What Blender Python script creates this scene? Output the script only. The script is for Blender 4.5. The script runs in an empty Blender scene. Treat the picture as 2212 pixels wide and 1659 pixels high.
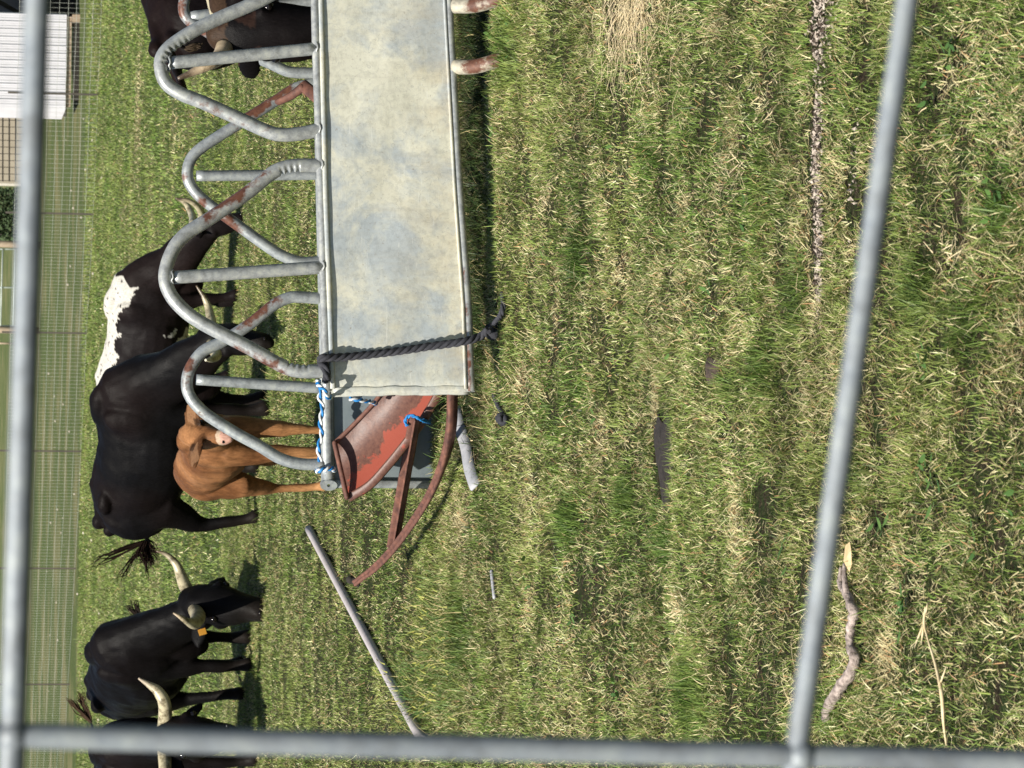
import bpy, math, random
import numpy as np
from mathutils import Vector, Matrix, noise
PI = math.pi
SC = bpy.context.scene
COL = SC.collection
rnd = random.Random(7)

# ------------------------------------------------------------------ camera
F = 2212*120/36.0
CX, CY = 1106.0, 829.5
H = 2.2
TH = math.atan((CX+90)/F)
RHO = 0.0135
R_ = Vector((1, 0, 0)); U_ = Vector((0, math.sin(TH), math.cos(TH))); FW = Vector((0, math.cos(TH), -math.sin(TH)))
DOWN = -U_*math.cos(RHO)+R_*math.sin(RHO)
RIGHT = R_*math.cos(RHO)+U_*math.sin(RHO)
CAM = Vector((0, 0, H))
cd = bpy.data.cameras.new('camera'); cam = bpy.data.objects.new('camera', cd); COL.objects.link(cam)
m = Matrix((DOWN, RIGHT, -FW)).transposed().to_4x4(); m.translation = CAM
cam.matrix_world = m
cd.lens = 120; cd.sensor_width = 36; cd.sensor_fit = 'HORIZONTAL'
cd.clip_start = 0.05; cd.clip_end = 2000
cd.dof.use_dof = True; cd.dof.focus_distance = 12.5; cd.dof.aperture_fstop = 19
SC.camera = cam

# ------------------------------------------------------------------ light
LD = Vector((0.42, 0.62, -1.0)).normalized()          # direction the sunlight travels
w = bpy.data.worlds.new('World'); SC.world = w; w.use_nodes = True
nt = w.node_tree; bg = nt.nodes['Background']
sky = nt.nodes.new('ShaderNodeTexSky'); sky.sky_type = 'NISHITA'; sky.sun_disc = False
sky.sun_elevation = math.asin(-LD.z); sky.sun_rotation = math.atan2(-LD.x, -LD.y)
nt.links.new(sky.outputs[0], bg.inputs[0]); bg.inputs[1].default_value = 0.058
sl = bpy.data.lights.new('sun', 'SUN'); sl.energy = 5.0; sl.angle = math.radians(0.53); sl.color = (1, .95, .86)
so = bpy.data.objects.new('sun', sl); COL.objects.link(so); so.rotation_euler = LD.to_track_quat('-Z', 'Y').to_euler(); so.location = (-10, -5, 20)
SC.view_settings.view_transform = 'Standard'; SC.view_settings.look = 'None'
SC.view_settings.exposure = 0.58; SC.view_settings.gamma = 1
SC.cycles.max_bounces = 5; SC.cycles.diffuse_bounces = 3; SC.cycles.glossy_bounces = 3; SC.cycles.transmission_bounces = 2

def ray(x, y):
    return FW + DOWN*((x-CX)/F) + RIGHT*((CY-y)/F)
def P(x, y, D):                     # a point at distance D (world Y) seen at x, y
    d = ray(x, y); return CAM + d*(D/d.y)
def G(x, y, z=0.0):                 # a point on the ground
    d = ray(x, y); return CAM + d*((z-H)/d.z)

# ------------------------------------------------------------------ helpers
def link(name, me, mat=None, parent=None):
    o = bpy.data.objects.new(name, me); COL.objects.link(o)
    if mat:
        if isinstance(mat, (list, tuple)):
            for q in mat: me.materials.append(q)
        else: me.materials.append(mat)
    if parent: o.parent = parent
    return o
def tag(o, label, cat, group=None):
    o['label'] = label; o['category'] = cat
    if group: o['group'] = group
    return o
def empty(name, loc, label, cat, group=None, rz=0):
    o = bpy.data.objects.new(name, None); COL.objects.link(o); o.location = loc; o.rotation_euler = (0, 0, rz)
    o.empty_display_size = .2
    return tag(o, label, cat, group)

class MB:
    def __init__(s, origin=(0, 0, 0)):
        s.v = []; s.f = []; s.mi = []; s.o = Vector(origin); s.sm = []
    def vert(s, p): s.v.append(tuple(Vector(p)-s.o)); return len(s.v)-1
    def face(s, idx, mi=0, sm=False): s.f.append(tuple(idx)); s.mi.append(mi); s.sm.append(sm)
    def quad(s, a, b, c, d, mi=0): s.face([s.vert(a), s.vert(b), s.vert(c), s.vert(d)], mi)
    def hexa(s, c, ax, ay, az, mi=0):           # box with half-vectors
        c = Vector(c); ax = Vector(ax); ay = Vector(ay); az = Vector(az)
        ids = [s.vert(c+ax*i+ay*j+az*k) for i in (-1, 1) for j in (-1, 1) for k in (-1, 1)]
        for q in ((0, 1, 3, 2), (4, 6, 7, 5), (0, 4, 5, 1), (2, 3, 7, 6), (0, 2, 6, 4), (1, 5, 7, 3)):
            s.face([ids[i] for i in q], mi)
    def loft(s, pts, ra, rb=None, up=(0, 0, 1), n=12, cap=True, mi=0, twist=0):
        pts = [Vector(p) for p in pts]; N = len(pts)
        if rb is None: rb = ra
        if not hasattr(ra, '__len__'): ra = [ra]*N
        if not hasattr(rb, '__len__'): rb = [rb]*N
        up = Vector(up); rings = []; prev = None
        T = []
        for i in range(N):
            t = pts[min(i+1, N-1)]-pts[max(i-1, 0)]
            T.append(t.normalized() if t.length > 1e-9 else Vector((0, 0, 1)))
        seq = []
        if cap:
            for k in (1.0, .92, .7, .38):
                a = math.acos(k) if k < 1 else PI/2
            for ang in (80, 55, 28):
                a = math.radians(ang)
                seq.append((0, -math.sin(a)*min(ra[0], rb[0]), math.cos(a)))
        for i in range(N): seq.append((i, 0, 1))
        if cap:
            for ang in (28, 55, 80):
                a = math.radians(ang)
                seq.append((N-1, math.sin(a)*min(ra[-1], rb[-1]), math.cos(a)))
        for (i, off, k) in seq:
            t = T[i]
            if prev is None:
                l = t.cross(up)
                if l.length < 1e-3: l = t.cross(Vector((1, 0, 0)))
            else:
                l = prev - t*prev.dot(t)
                if up.length > 0:
                    l2 = t.cross(up)
                    if l2.length > .25: l = l2 if l2.dot(l) > 0 else l2
            l.normalize(); prev = l; b = l.cross(t)
            c = pts[i]+t*off
            ring = []
            for q in range(n):
                a = 2*PI*q/n+twist
                ring.append(s.vert(c+l*(math.cos(a)*ra[i]*k)+b*(math.sin(a)*rb[i]*k)))
            rings.append(ring)
        for r0, r1 in zip(rings, rings[1:]):
            for q in range(n):
                s.face([r0[q], r1[q], r1[(q+1) % n], r0[(q+1) % n]], mi, True)
        s.face(rings[0], mi); s.face(list(reversed(rings[-1])), mi)
    def tube(s, pts, r, n=12, mi=0, cap=True):     # parallel-transport tube
        pts = [Vector(p) for p in pts]; N = len(pts)
        rr = r if hasattr(r, '__len__') else [r]*N
        l = None; rings = []
        for i in range(N):
            t = (pts[min(i+1, N-1)]-pts[max(i-1, 0)]).normalized()
            if l is None:
                l = t.cross(Vector((0, 0, 1)))
                if l.length < .1: l = t.cross(Vector((0, 1, 0)))
            l = (l-t*l.dot(t)).normalized(); b = l.cross(t)
            rings.append([s.vert(pts[i]+(l*math.cos(2*PI*q/n)+b*math.sin(2*PI*q/n))*rr[i]) for q in range(n)])
        for r0, r1 in zip(rings, rings[1:]):
            for q in range(n): s.face([r0[q], r1[q], r1[(q+1) % n], r0[(q+1) % n]], mi, True)
        if cap: s.face(rings[0], mi); s.face(list(reversed(rings[-1])), mi)
    def ball(s, c, r, n=12, mi=0, rot=None):
        c = Vector(c); r = Vector(r) if hasattr(r, '__len__') else Vector((r, r, r))
        rings = []
        for j in range(1, n//2):
            th = PI*j/(n//2)
            ring = []
            for q in range(n):
                p = Vector((math.sin(th)*math.cos(2*PI*q/n)*r.x, math.sin(th)*math.sin(2*PI*q/n)*r.y, math.cos(th)*r.z))
                if rot: p = rot @ p
                ring.append(s.vert(c+p))
            rings.append(ring)
        e = Vector((0, 0, r.z)); e = rot @ e if rot else e
        t = s.vert(c+e); b = s.vert(c-e)
        for q in range(n):
            s.face([t, rings[0][q], rings[0][(q+1) % n]], mi, True)
            s.face([b, rings[-1][(q+1) % n], rings[-1][q]], mi, True)
        for r0, r1 in zip(rings, rings[1:]):
            for q in range(n): s.face([r0[q], r1[q], r1[(q+1) % n], r0[(q+1) % n]], mi, True)
    def mesh(s, name):
        me = bpy.data.meshes.new(name); me.from_pydata(s.v, [], s.f)
        me.polygons.foreach_set('material_index', s.mi)
        me.polygons.foreach_set('use_smooth', s.sm); me.update(); return me
    def build(s, name, mat=None, parent=None):
        return link(name, s.mesh(name), mat, parent)

def smooth(pts, k=6):              # Catmull-Rom through the points
    pts = [Vector(p) for p in pts]
    q = [pts[0]*2-pts[1]]+pts+[pts[-1]*2-pts[-2]]; out = []
    for i in range(1, len(q)-2):
        p0, p1, p2, p3 = q[i-1], q[i], q[i+1], q[i+2]
        for j in range(k):
            t = j/k
            out.append(.5*((2*p1)+(p2-p0)*t+(2*p0-5*p1+4*p2-p3)*t*t+(3*p1-p0-3*p2+p3)*t**3))
    out.append(pts[-1]); return out
def lerpl(vals, n):                # resample a list of radii to n
    return [float(v) for v in np.interp(np.linspace(0, len(vals)-1, n), range(len(vals)), vals)]

# ------------------------------------------------------------------ materials
def new_mat(name):
    m = bpy.data.materials.new(name); m.use_nodes = True
    t = m.node_tree; return m, t, t.nodes['Principled BSDF']
def nd(t, kind, **kw):
    n = t.nodes.new(kind)
    for k, v in kw.items(): setattr(n, k, v)
    return n
def noise_n(t, scale, detail=4, rough=.6, coord='Object', stretch=None, dist=0):
    tc = nd(t, 'ShaderNodeTexCoord'); n = nd(t, 'ShaderNodeTexNoise')
    n.inputs['Scale'].default_value = scale; n.inputs['Detail'].default_value = detail
    n.inputs['Roughness'].default_value = rough; n.inputs['Distortion'].default_value = dist
    src = tc.outputs[coord]
    if stretch:
        mp = nd(t, 'ShaderNodeMapping'); mp.inputs['Scale'].default_value = stretch
        t.links.new(src, mp.inputs[0]); src = mp.outputs[0]
    t.links.new(src, n.inputs['Vector']); return n.outputs['Fac']
def ramp(t, fac, stops):
    r = nd(t, 'ShaderNodeValToRGB'); e = r.color_ramp.elements
    while len(e) < len(stops): e.new(.5)
    for q, (p, c) in zip(e, stops):
        q.position = p; q.color = (*c, 1) if len(c) == 3 else c
    t.links.new(fac, r.inputs[0]); return r.outputs[0]
def mix(t, fac, a, b, mode='MIX'):
    n = nd(t, 'ShaderNodeMix', data_type='RGBA', blend_type=mode)
    if hasattr(fac, 'links'): t.links.new(fac, n.inputs['Factor'])
    else: n.inputs['Factor'].default_value = fac
    for s, i in ((a, 6), (b, 7)):
        if hasattr(s, 'links'): t.links.new(s, n.inputs[i])
        else: n.inputs[i].default_value = (*s, 1)
    return n.outputs[2]
def bump(t, b, h, strength, dist=.01):
    n = nd(t, 'ShaderNodeBump'); n.inputs['Strength'].default_value = strength; n.inputs['Distance'].default_value = dist
    t.links.new(h, n.inputs['Height']); t.links.new(n.outputs[0], b.inputs['Normal'])
BW = [(.35, (0, 0, 0)), (.65, (1, 1, 1))]

def galv(name, base=(.40, .42, .43), rust=0.0, metal=.35, rough=.42):
    m, t, b = new_mat(name)
    n1 = noise_n(t, 9, 5, .65); n2 = noise_n(t, 60, 3, .7); n3 = noise_n(t, 2.2, 6, .7)
    c = ramp(t, noise_n(t, 26, 5, .75), [(.36, tuple(v*.62 for v in base)), (.5, base), (.64, (base[0]*1.4, base[1]*1.36, base[2]*1.22))])
    c = mix(t, mixf(t, n2, .25), c, (.62, .60, .50))
    a = nd(t, 'ShaderNodeAttribute', attribute_name='rust')
    ad = nd(t, 'ShaderNodeMath', operation='ADD'); t.links.new(a.outputs['Fac'], ad.inputs[0]); t.links.new(n1, ad.inputs[1])
    ad2 = nd(t, 'ShaderNodeMath', operation='ADD'); t.links.new(ad.outputs[0], ad2.inputs[0]); ad2.inputs[1].default_value = rust
    nrf = noise_n(t, 34, 5, .7); mf = nd(t, 'ShaderNodeMath', operation='MULTIPLY_ADD'); t.links.new(nrf, mf.inputs[0]); mf.inputs[1].default_value = .55; mf.inputs[2].default_value = -.275
    ad3 = nd(t, 'ShaderNodeMath', operation='ADD'); t.links.new(ad2.outputs[0], ad3.inputs[0]); t.links.new(mf.outputs[0], ad3.inputs[1])
    k = ramp(t, ad3.outputs[0], [(.76, (0, 0, 0)), (.92, (1, 1, 1))])
    rc = ramp(t, noise_n(t, 40, 4, .7), [(.3, (.06, .022, .013)), (.6, (.14, .056, .032)), (.8, (.25, .13, .08))])
    c = mix(t, k, c, rc); t.links.new(c, b.inputs['Base Color'])
    mm = nd(t, 'ShaderNodeMath', operation='MULTIPLY_ADD'); t.links.new(k, mm.inputs[0]); mm.inputs[1].default_value = -metal; mm.inputs[2].default_value = metal
    t.links.new(mm.outputs[0], b.inputs['Metallic'])
    rr = ramp(t, n1, [(.3, (rough-.08,)*3), (.7, (rough+.15,)*3)]); t.links.new(rr, b.inputs['Roughness'])
    bump(t, b, n2, .25, .002)
    return m
def mixf(t, fac, k):
    n = nd(t, 'ShaderNodeMath', operation='MULTIPLY'); t.links.new(fac, n.inputs[0]); n.inputs[1].default_value = k; return n.outputs[0]
def simple(name, c0, c1, scale=20, rough=.7, metal=0, bs=.3, bd=.003, stretch=None, spec=.5):
    m, t, b = new_mat(name); n = noise_n(t, scale, 5, .65, stretch=stretch)
    t.links.new(ramp(t, n, [(.3, c0), (.7, c1)]), b.inputs['Base Color'])
    b.inputs['Roughness'].default_value = rough; b.inputs['Metallic'].default_value = metal
    b.inputs['Specular IOR Level'].default_value = spec
    bump(t, b, n, bs, bd); return m
M = {}
M['tube'] = galv('galvanised_tube', base=(.33, .35, .36), rust=0.03, rough=.38)
M['rear'] = galv('weathered_tube', base=(.28, .31, .33), rust=0.03)
M['gate'] = galv('gate_zinc', base=(.20, .235, .275), rust=-.6, metal=.2, rough=.5)
M['legm'] = galv('leg_tube', base=(.36, .33, .26), rust=.04, metal=.1, rough=.6)
M['rusty'] = simple('rusty_steel', (.055, .022, .018), (.20, .085, .055), 22, .75, 0, .5)
M['legrust'] = simple('rusty_leg', (.09, .04, .022), (.27, .20, .14), 9, .8)
M['wire'] = simple('fence_wire', (.40, .42, .36), (.55, .56, .50), 5, .5, .3)
M['post'] = simple('post_steel', (.06, .055, .045), (.11, .09, .07), 9, .7)
M['white_metal'] = simple('white_corrugated_metal', (.58, .57, .60), (.68, .67, .70), 3, .45, 0, .1)
M['timber'] = simple('timber', (.30, .22, .15), (.46, .36, .26), 6, .85)
M['tan'] = simple('tan_wall', (.34, .29, .22), (.42, .36, .28), 2, .9)
M['grey_wall'] = simple('grey_wall', (.16, .16, .18), (.24, .23, .26), 1.5, .8)
M['darkm'] = simple('dark_boards', (.012, .010, .008), (.035, .028, .02), 5, .9)
M['greenpipe'] = simple('green_pipe', (.30, .36, .33), (.50, .55, .50), 4, .5)
M['horn'] = None
M['plank'] = simple('grey_plank', (.24, .25, .27), (.42, .42, .44), 14, .7)
M['pvc'] = simple('grey_pipe', (.40, .36, .36), (.52, .48, .47), 18, .65)
M['rope_dark'] = simple('charcoal_rope', (.014, .015, .020), (.045, .045, .055), 45, .9, 0, .8, .004)
M['rope_blue'] = simple('blue_fibre', (.0, .11, .36), (.02, .24, .55), 60, .7, 0, .6, .002)
M['rope_white'] = simple('white_fibre', (.55, .58, .58), (.82, .84, .82), 60, .8, 0, .6, .002)
M['bark'] = simple('dead_wood', (.09, .065, .055), (.58, .48, .42), 45, .9, 0, 1.0, .012)
M['straw'] = simple('straw_stalk', (.50, .38, .20), (.78, .66, .42), 30, .8)
M['eye'] = simple('eye', (.004, .003, .003), (.01, .007, .006), 5, .12)
M['tag'] = simple('orange_tag', (.55, .25, .03), (.65, .32, .05), 5, .5)
M['leafdry'] = simple('dry_leaf', (.50, .34, .16), (.72, .56, .32), 20, .8)
M['stone'] = simple('stone', (.40, .35, .28), (.62, .56, .47), 20, .9)
M['hedge'] = simple('hedge_leaf', (.02, .04, .012), (.06, .10, .03), 8, .8)

def attr_mat(name, rough=.6, trans=0.0, attr='Col', spec=.3):
    m, t, b = new_mat(name)
    a = nd(t, 'ShaderNodeAttribute', attribute_name=attr)
    t.links.new(a.outputs['Color'], b.inputs['Base Color']); b.inputs['Roughness'].default_value = rough
    b.inputs['Specular IOR Level'].default_value = spec
    if trans:
        tr = nd(t, 'ShaderNodeBsdfTranslucent'); mx = nd(t, 'ShaderNodeMixShader'); mx.inputs[0].default_value = trans
        t.links.new(a.outputs['Color'], tr.inputs[0]); t.links.new(b.outputs[0], mx.inputs[1]); t.links.new(tr.outputs[0], mx.inputs[2])
        t.links.new(mx.outputs[0], t.nodes['Material Output'].inputs[0])
    return m
M['grass'] = attr_mat('grass_blades', .45, .20, spec=.22)
def coat():
    m, t, b = new_mat('coat')
    a = nd(t, 'ShaderNodeAttribute', attribute_name='Col')
    n = noise_n(t, 90, 4, .7, stretch=(1, 1, .35)); n2 = noise_n(t, 7, 4, .6)
    k = ramp(t, n, [(.3, (.72,)*3), (.7, (1.3,)*3)])
    c = mix(t, 1.0, a.outputs['Color'], k, 'MULTIPLY')
    t.links.new(c, b.inputs['Base Color']); b.inputs['Roughness'].default_value = .52
    b.inputs['Specular IOR Level'].default_value = .065
    t.links.new(ramp(t, n2, [(.3, (.40,)*3), (.7, (.60,)*3)]), b.inputs['Roughness'])
    b.inputs['Sheen Weight'].default_value = .0; b.inputs['Sheen Roughness'].default_value = .4
    bump(t, b, n, .45, .006); return m
M['coat'] = coat()
def hornm():
    m, t, b = new_mat('horn')
    a = nd(t, 'ShaderNodeAttribute', attribute_name='Col')
    n = noise_n(t, 30, 4, .7)
    t.links.new(mix(t, 1.0, a.outputs['Color'], ramp(t, noise_n(t, 13, 6, .75), [(.38, (.30, .27, .22)), (.52, (.95, .93, .88))]), 'MULTIPLY'), b.inputs['Base Color'])
    b.inputs['Roughness'].default_value = .38; bump(t, b, n, .3, .003); return m
M['horn'] = hornm()

def sheet_mat(name, cream, blue, ochre):
    m, t, b = new_mat(name)
    n1 = noise_n(t, 3.2, 6, .65, dist=.4); n2 = noise_n(t, 38, 5, .75); n3 = noise_n(t, 7, 5, .7, stretch=(1, 1, .6))
    c = mix(t, ramp(t, n1, [(.46, (1, 1, 1)), (.60, (0, 0, 0))]), blue, cream)
    c = mix(t, ramp(t, noise_n(t, 2.1, 5, .7, stretch=(1.3, 1, 1.1)), [(.50, (0, 0, 0)), (.66, (.75,)*3)]), c, blue)
    tc = nd(t, 'ShaderNodeTexCoord'); sp = nd(t, 'ShaderNodeSeparateXYZ'); t.links.new(tc.outputs['Object'], sp.inputs[0])
    mr = nd(t, 'ShaderNodeMapRange'); mr.inputs['From Min'].default_value = .55; mr.inputs['From Max'].default_value = .15
    t.links.new(sp.outputs['Z'], mr.inputs['Value'])
    mu = nd(t, 'ShaderNodeMath', operation='MULTIPLY'); t.links.new(mr.outputs[0], mu.inputs[0])
    t.links.new(ramp(t, n3, [(.42, (0, 0, 0)), (.68, (1, 1, 1))]), mu.inputs[1])
    c = mix(t, mixf(t, mu.outputs[0], .6), c, ochre)
    c = mix(t, 1.0, c, ramp(t, n2, [(.32, (.80, .80, .80)), (.55, (1.02,)*3)]), 'MULTIPLY')
    vr = nd(t, 'ShaderNodeTexVoronoi', feature='DISTANCE_TO_EDGE'); vr.inputs['Scale'].default_value = 5
    ns = nd(t, 'ShaderNodeTexNoise'); ns.inputs['Scale'].default_value = 6
    t.links.new(tc.outputs['Object'], ns.inputs['Vector'])
    mv = nd(t, 'ShaderNodeVectorMath', operation='ADD'); t.links.new(tc.outputs['Object'], mv.inputs[0]); t.links.new(ns.outputs['Color'], mv.inputs[1])
    t.links.new(mv.outputs[0], vr.inputs['Vector'])
    c = mix(t, mixf(t, ramp(t, vr.outputs[0], [(.0, (1, 1, 1)), (.012, (0, 0, 0))]), .35), c, tuple(v*.45 for v in blue))
    st = noise_n(t, 1.0, 5, .7, stretch=(26, 1, 1.6)); c = mix(t, mixf(t, ramp(t, st, [(.54, (0, 0, 0)), (.72, (1, 1, 1))]), .35), c, (.42, .40, .33))
    sc = noise_n(t, 1.0, 3, .6, stretch=(9, 1, 120), dist=1.2); c = mix(t, mixf(t, ramp(t, sc, [(.63, (0, 0, 0)), (.70, (1, 1, 1))]), .35), c, (.82, .82, .76))
    sk = noise_n(t, 70, 3, .8); c = mix(t, mixf(t, ramp(t, sk, [(.64, (0, 0, 0)), (.70, (1, 1, 1))]), .6), c, (.24, .19, .13))
    t.links.new(c, b.inputs['Base Color']); b.inputs['Metallic'].default_value = .12; b.inputs['Roughness'].default_value = .55
    bump(t, b, n1, .15, .02); return m
M['sheet'] = sheet_mat('stained_sheet', (.68, .665, .545), (.44, .48, .49), (.50, .41, .26))
M['rearsheet'] = simple('bluegrey_sheet', (.17, .21, .225), (.24, .28, .295), 9, .5, .2, .1)
def skirt():
    m, t, b = new_mat('red_skirt')
    n = noise_n(t, 7, 6, .75, dist=.6); n2 = noise_n(t, 50, 4, .7)
    a = nd(t, 'ShaderNodeAttribute', attribute_name='edge')
    ad = nd(t, 'ShaderNodeMath', operation='ADD'); t.links.new(a.outputs['Fac'], ad.inputs[0]); t.links.new(n, ad.inputs[1])
    k = ramp(t, ad.outputs[0], [(.86, (0, 0, 0)), (.90, (1, 1, 1))])
    c = mix(t, k, ramp(t, n2, [(.3, (.075, .030, .022)), (.7, (.15, .068, .045))]), (.27, .060, .036))
    t.links.new(c, b.inputs['Base Color']); b.inputs['Roughness'].default_value = .5; bump(t, b, n2, .4, .003); return m
M['skirt'] = skirt()

# ------------------------------------------------------------------ ground
def hsh(ix, iy, s):
    h = (ix.astype(np.int64)*374761393+iy.astype(np.int64)*668265263+s*982451653) & 0xFFFFFFFF
    h = ((h ^ (h >> 13))*1274126177) & 0xFFFFFFFF
    return ((h ^ (h >> 16)) & 0xFFFF)/65535.0
def vn(x, y, s=0):
    x = np.asarray(x, float); y = np.asarray(y, float)
    ix = np.floor(x); iy = np.floor(y); fx = x-ix; fy = y-iy
    fx = fx*fx*(3-2*fx); fy = fy*fy*(3-2*fy)
    a = hsh(ix, iy, s); b = hsh(ix+1, iy, s); c = hsh(ix, iy+1, s); d = hsh(ix+1, iy+1, s)
    return (a*(1-fx)+b*fx)*(1-fy)+(c*(1-fx)+d*fx)*fy
def fbm(x, y, s=0, o=3):
    r = 0; k = 1; tt = 0
    for i in range(o):
        r = r+vn(x*2**i, y*2**i, s+i*17)*k; tt += k; k *= .55
    return r/tt
def gz(x, y):
    x = np.asarray(x, float); y = np.asarray(y, float)
    near = np.clip((30-y)/10, 0, 1)
    z = (fbm(x*1.3, y*1.8, 3)-.5)*.045*near + (fbm(x*.25, y*.25, 9)-.5)*.05
    return z
def g1(x, y): return float(gz(np.array([x]), np.array([y]))[0])

def ground_sheet():
    xs = np.concatenate([np.linspace(-150, -12, 20), np.linspace(-11, -4, 30), np.linspace(-3.9, 3.9, 120), np.linspace(4, 11, 30), np.linspace(12, 150, 20)])
    ys = np.concatenate([np.linspace(-30, 3, 12), np.linspace(3.4, 18, 240), np.linspace(18.15, 32, 90), np.linspace(32.5, 70, 70), np.linspace(72, 400, 50)])
    X, Y = np.meshgrid(xs, ys); Z = gz(X, Y)
    # hollow of bare soil
    hp = G(1435, 985)
    co = np.stack([X, Y, Z], -1).reshape(-1, 3)
    nx = len(xs); ny = len(ys)
    i = np.arange(nx*ny).reshape(ny, nx)
    f = np.stack([i[:-1, :-1], i[:-1, 1:], i[1:, 1:], i[1:, :-1]], -1).reshape(-1, 4)
    me = bpy.data.meshes.new('ground'); me.from_pydata(co.tolist(), [], f.tolist()); me.polygons.foreach_set('use_smooth', [True]*len(f)); me.update()
    m, t, b = new_mat('ground_turf')
    tc = nd(t, 'ShaderNodeTexCoord'); sp = nd(t, 'ShaderNodeSeparateXYZ'); t.links.new(tc.outputs['Object'], sp.inputs[0])
    nf = noise_n(t, 60, 4, .7); nm = noise_n(t, 3, 5, .65, stretch=(.5, 1.2, 1)); nl = noise_n(t, .35, 4, .6)
    ng = noise_n(t, 16, 4, .75)
    soil = ramp(t, nf, [(.3, (.016, .012, .008)), (.5, (.040, .030, .019)), (.7, (.11, .08, .05))])
    turf = ramp(t, nf, [(.25, (.012, .024, .006)), (.5, (.03, .05, .014)), (.75, (.08, .10, .035))])
    near = mix(t, ramp(t, ng, [(.42, (0, 0, 0)), (.58, (1, 1, 1))]), soil, turf)
    far = ramp(t, noise_n(t, 12, 6, .8), [(.28, (.030, .048, .014)), (.5, (.085, .112, .038)), (.70, (.19, .20, .09))])
    far = mix(t, ramp(t, nm, [(.50, (0, 0, 0)), (.66, (.8,)*3)]), far, (.045, .085, .018))
    far = mix(t, ramp(t, nl, [(.48, (0, 0, 0)), (.62, (.65,)*3)]), far, (.24, .21, .11))
    mr = nd(t, 'ShaderNodeMapRange'); mr.inputs['From Min'].default_value = 22; mr.inputs['From Max'].default_value = 32
    t.links.new(sp.outputs['Y'], mr.inputs['Value'])
    c = mix(t, mr.outputs[0], near, far)
    t.links.new(c, b.inputs['Base Color']); b.inputs['Roughness'].default_value = .95; b.inputs['Specular IOR Level'].default_value = .1
    bump(t, b, noise_n(t, 14, 6, .8), 1.0, .06)
    o = link('ground', me, m); o['kind'] = 'structure'; return o
ground_sheet()

rng = np.random.default_rng(5)
def patch(x, y, cx, cy, rx, ry):
    return np.clip(1-np.hypot((x-cx)/rx, (y-cy)/ry), 0, 1)
STRAW = [(1370, 20, .18, .7), (1180, 450, .14, .14), (1130, 820, .09, .2), (1470, 1310, .08, .2), (1480, 440, .06, .15), (1275, 1215, .06, .12), (1660, 215, .06, .12),
         (1690, 330, .05, .15), (2070, 540, .06, .12), (2050, 165, .07, .15), (1930, 1420, .09, .15), (1420, 860, .14, .12), (380, 260, .8, 1.2), (1000, 1120, .2, .4), (300, 245, 1.5, 1.5),
         (1150, 1300, .14, .2), (1545, 60, .08, .3), (1300, 930, .1, .2), (1340, 560, .12, .2), (1770, 560, .3, .12), (1200, 700, .3, .12), (1600, 1150, .2, .12), (1900, 300, .1, .1)]
STRAW = [(G(a, b).x, G(a, b).y, c, d) for a, b, c, d in STRAW]
GREEN = [(1250, 560, .14, .3), (1850, 1000, .12, .2), (1000, 1400, .3, .6), (1100, 100, .2, .4), (1650, 800, .12, .25), (1500, 1500, .14, .3), (2100, 700, .14, .25), (1350, 1050, .12, .25),
         (1580, 830, .1, .2), (1720, 640, .14, .2), (2160, 430, .1, .2), (1800, 1530, .1, .2), (1230, 1130, .14, .3), (1400, 330, .14, .25), (1980, 620, .12, .15), (1440, 1180, .1, .2)]
GREEN = [(G(a, b).x, G(a, b).y, c, d) for a, b, c, d in GREEN]
BARE = [(1437, 985, .21, .21, 1), (1775, 330, .24, .09, 1), (1775, 520, .18, .08, 1), (1780, 40, .16, .14, 1), (1545, 800, .05, .10, 1), (1250, 780, .05, .08, 1), (1650, 1075, .08, .10, 1), (1905, 1130, .05, .07, 1), (1850, 380, .2, .04, 1), (1870, 780, .14, .04, 1), (1740, 1280, .1, .05, 1)]
HOLE = G(1435, 985)
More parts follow.
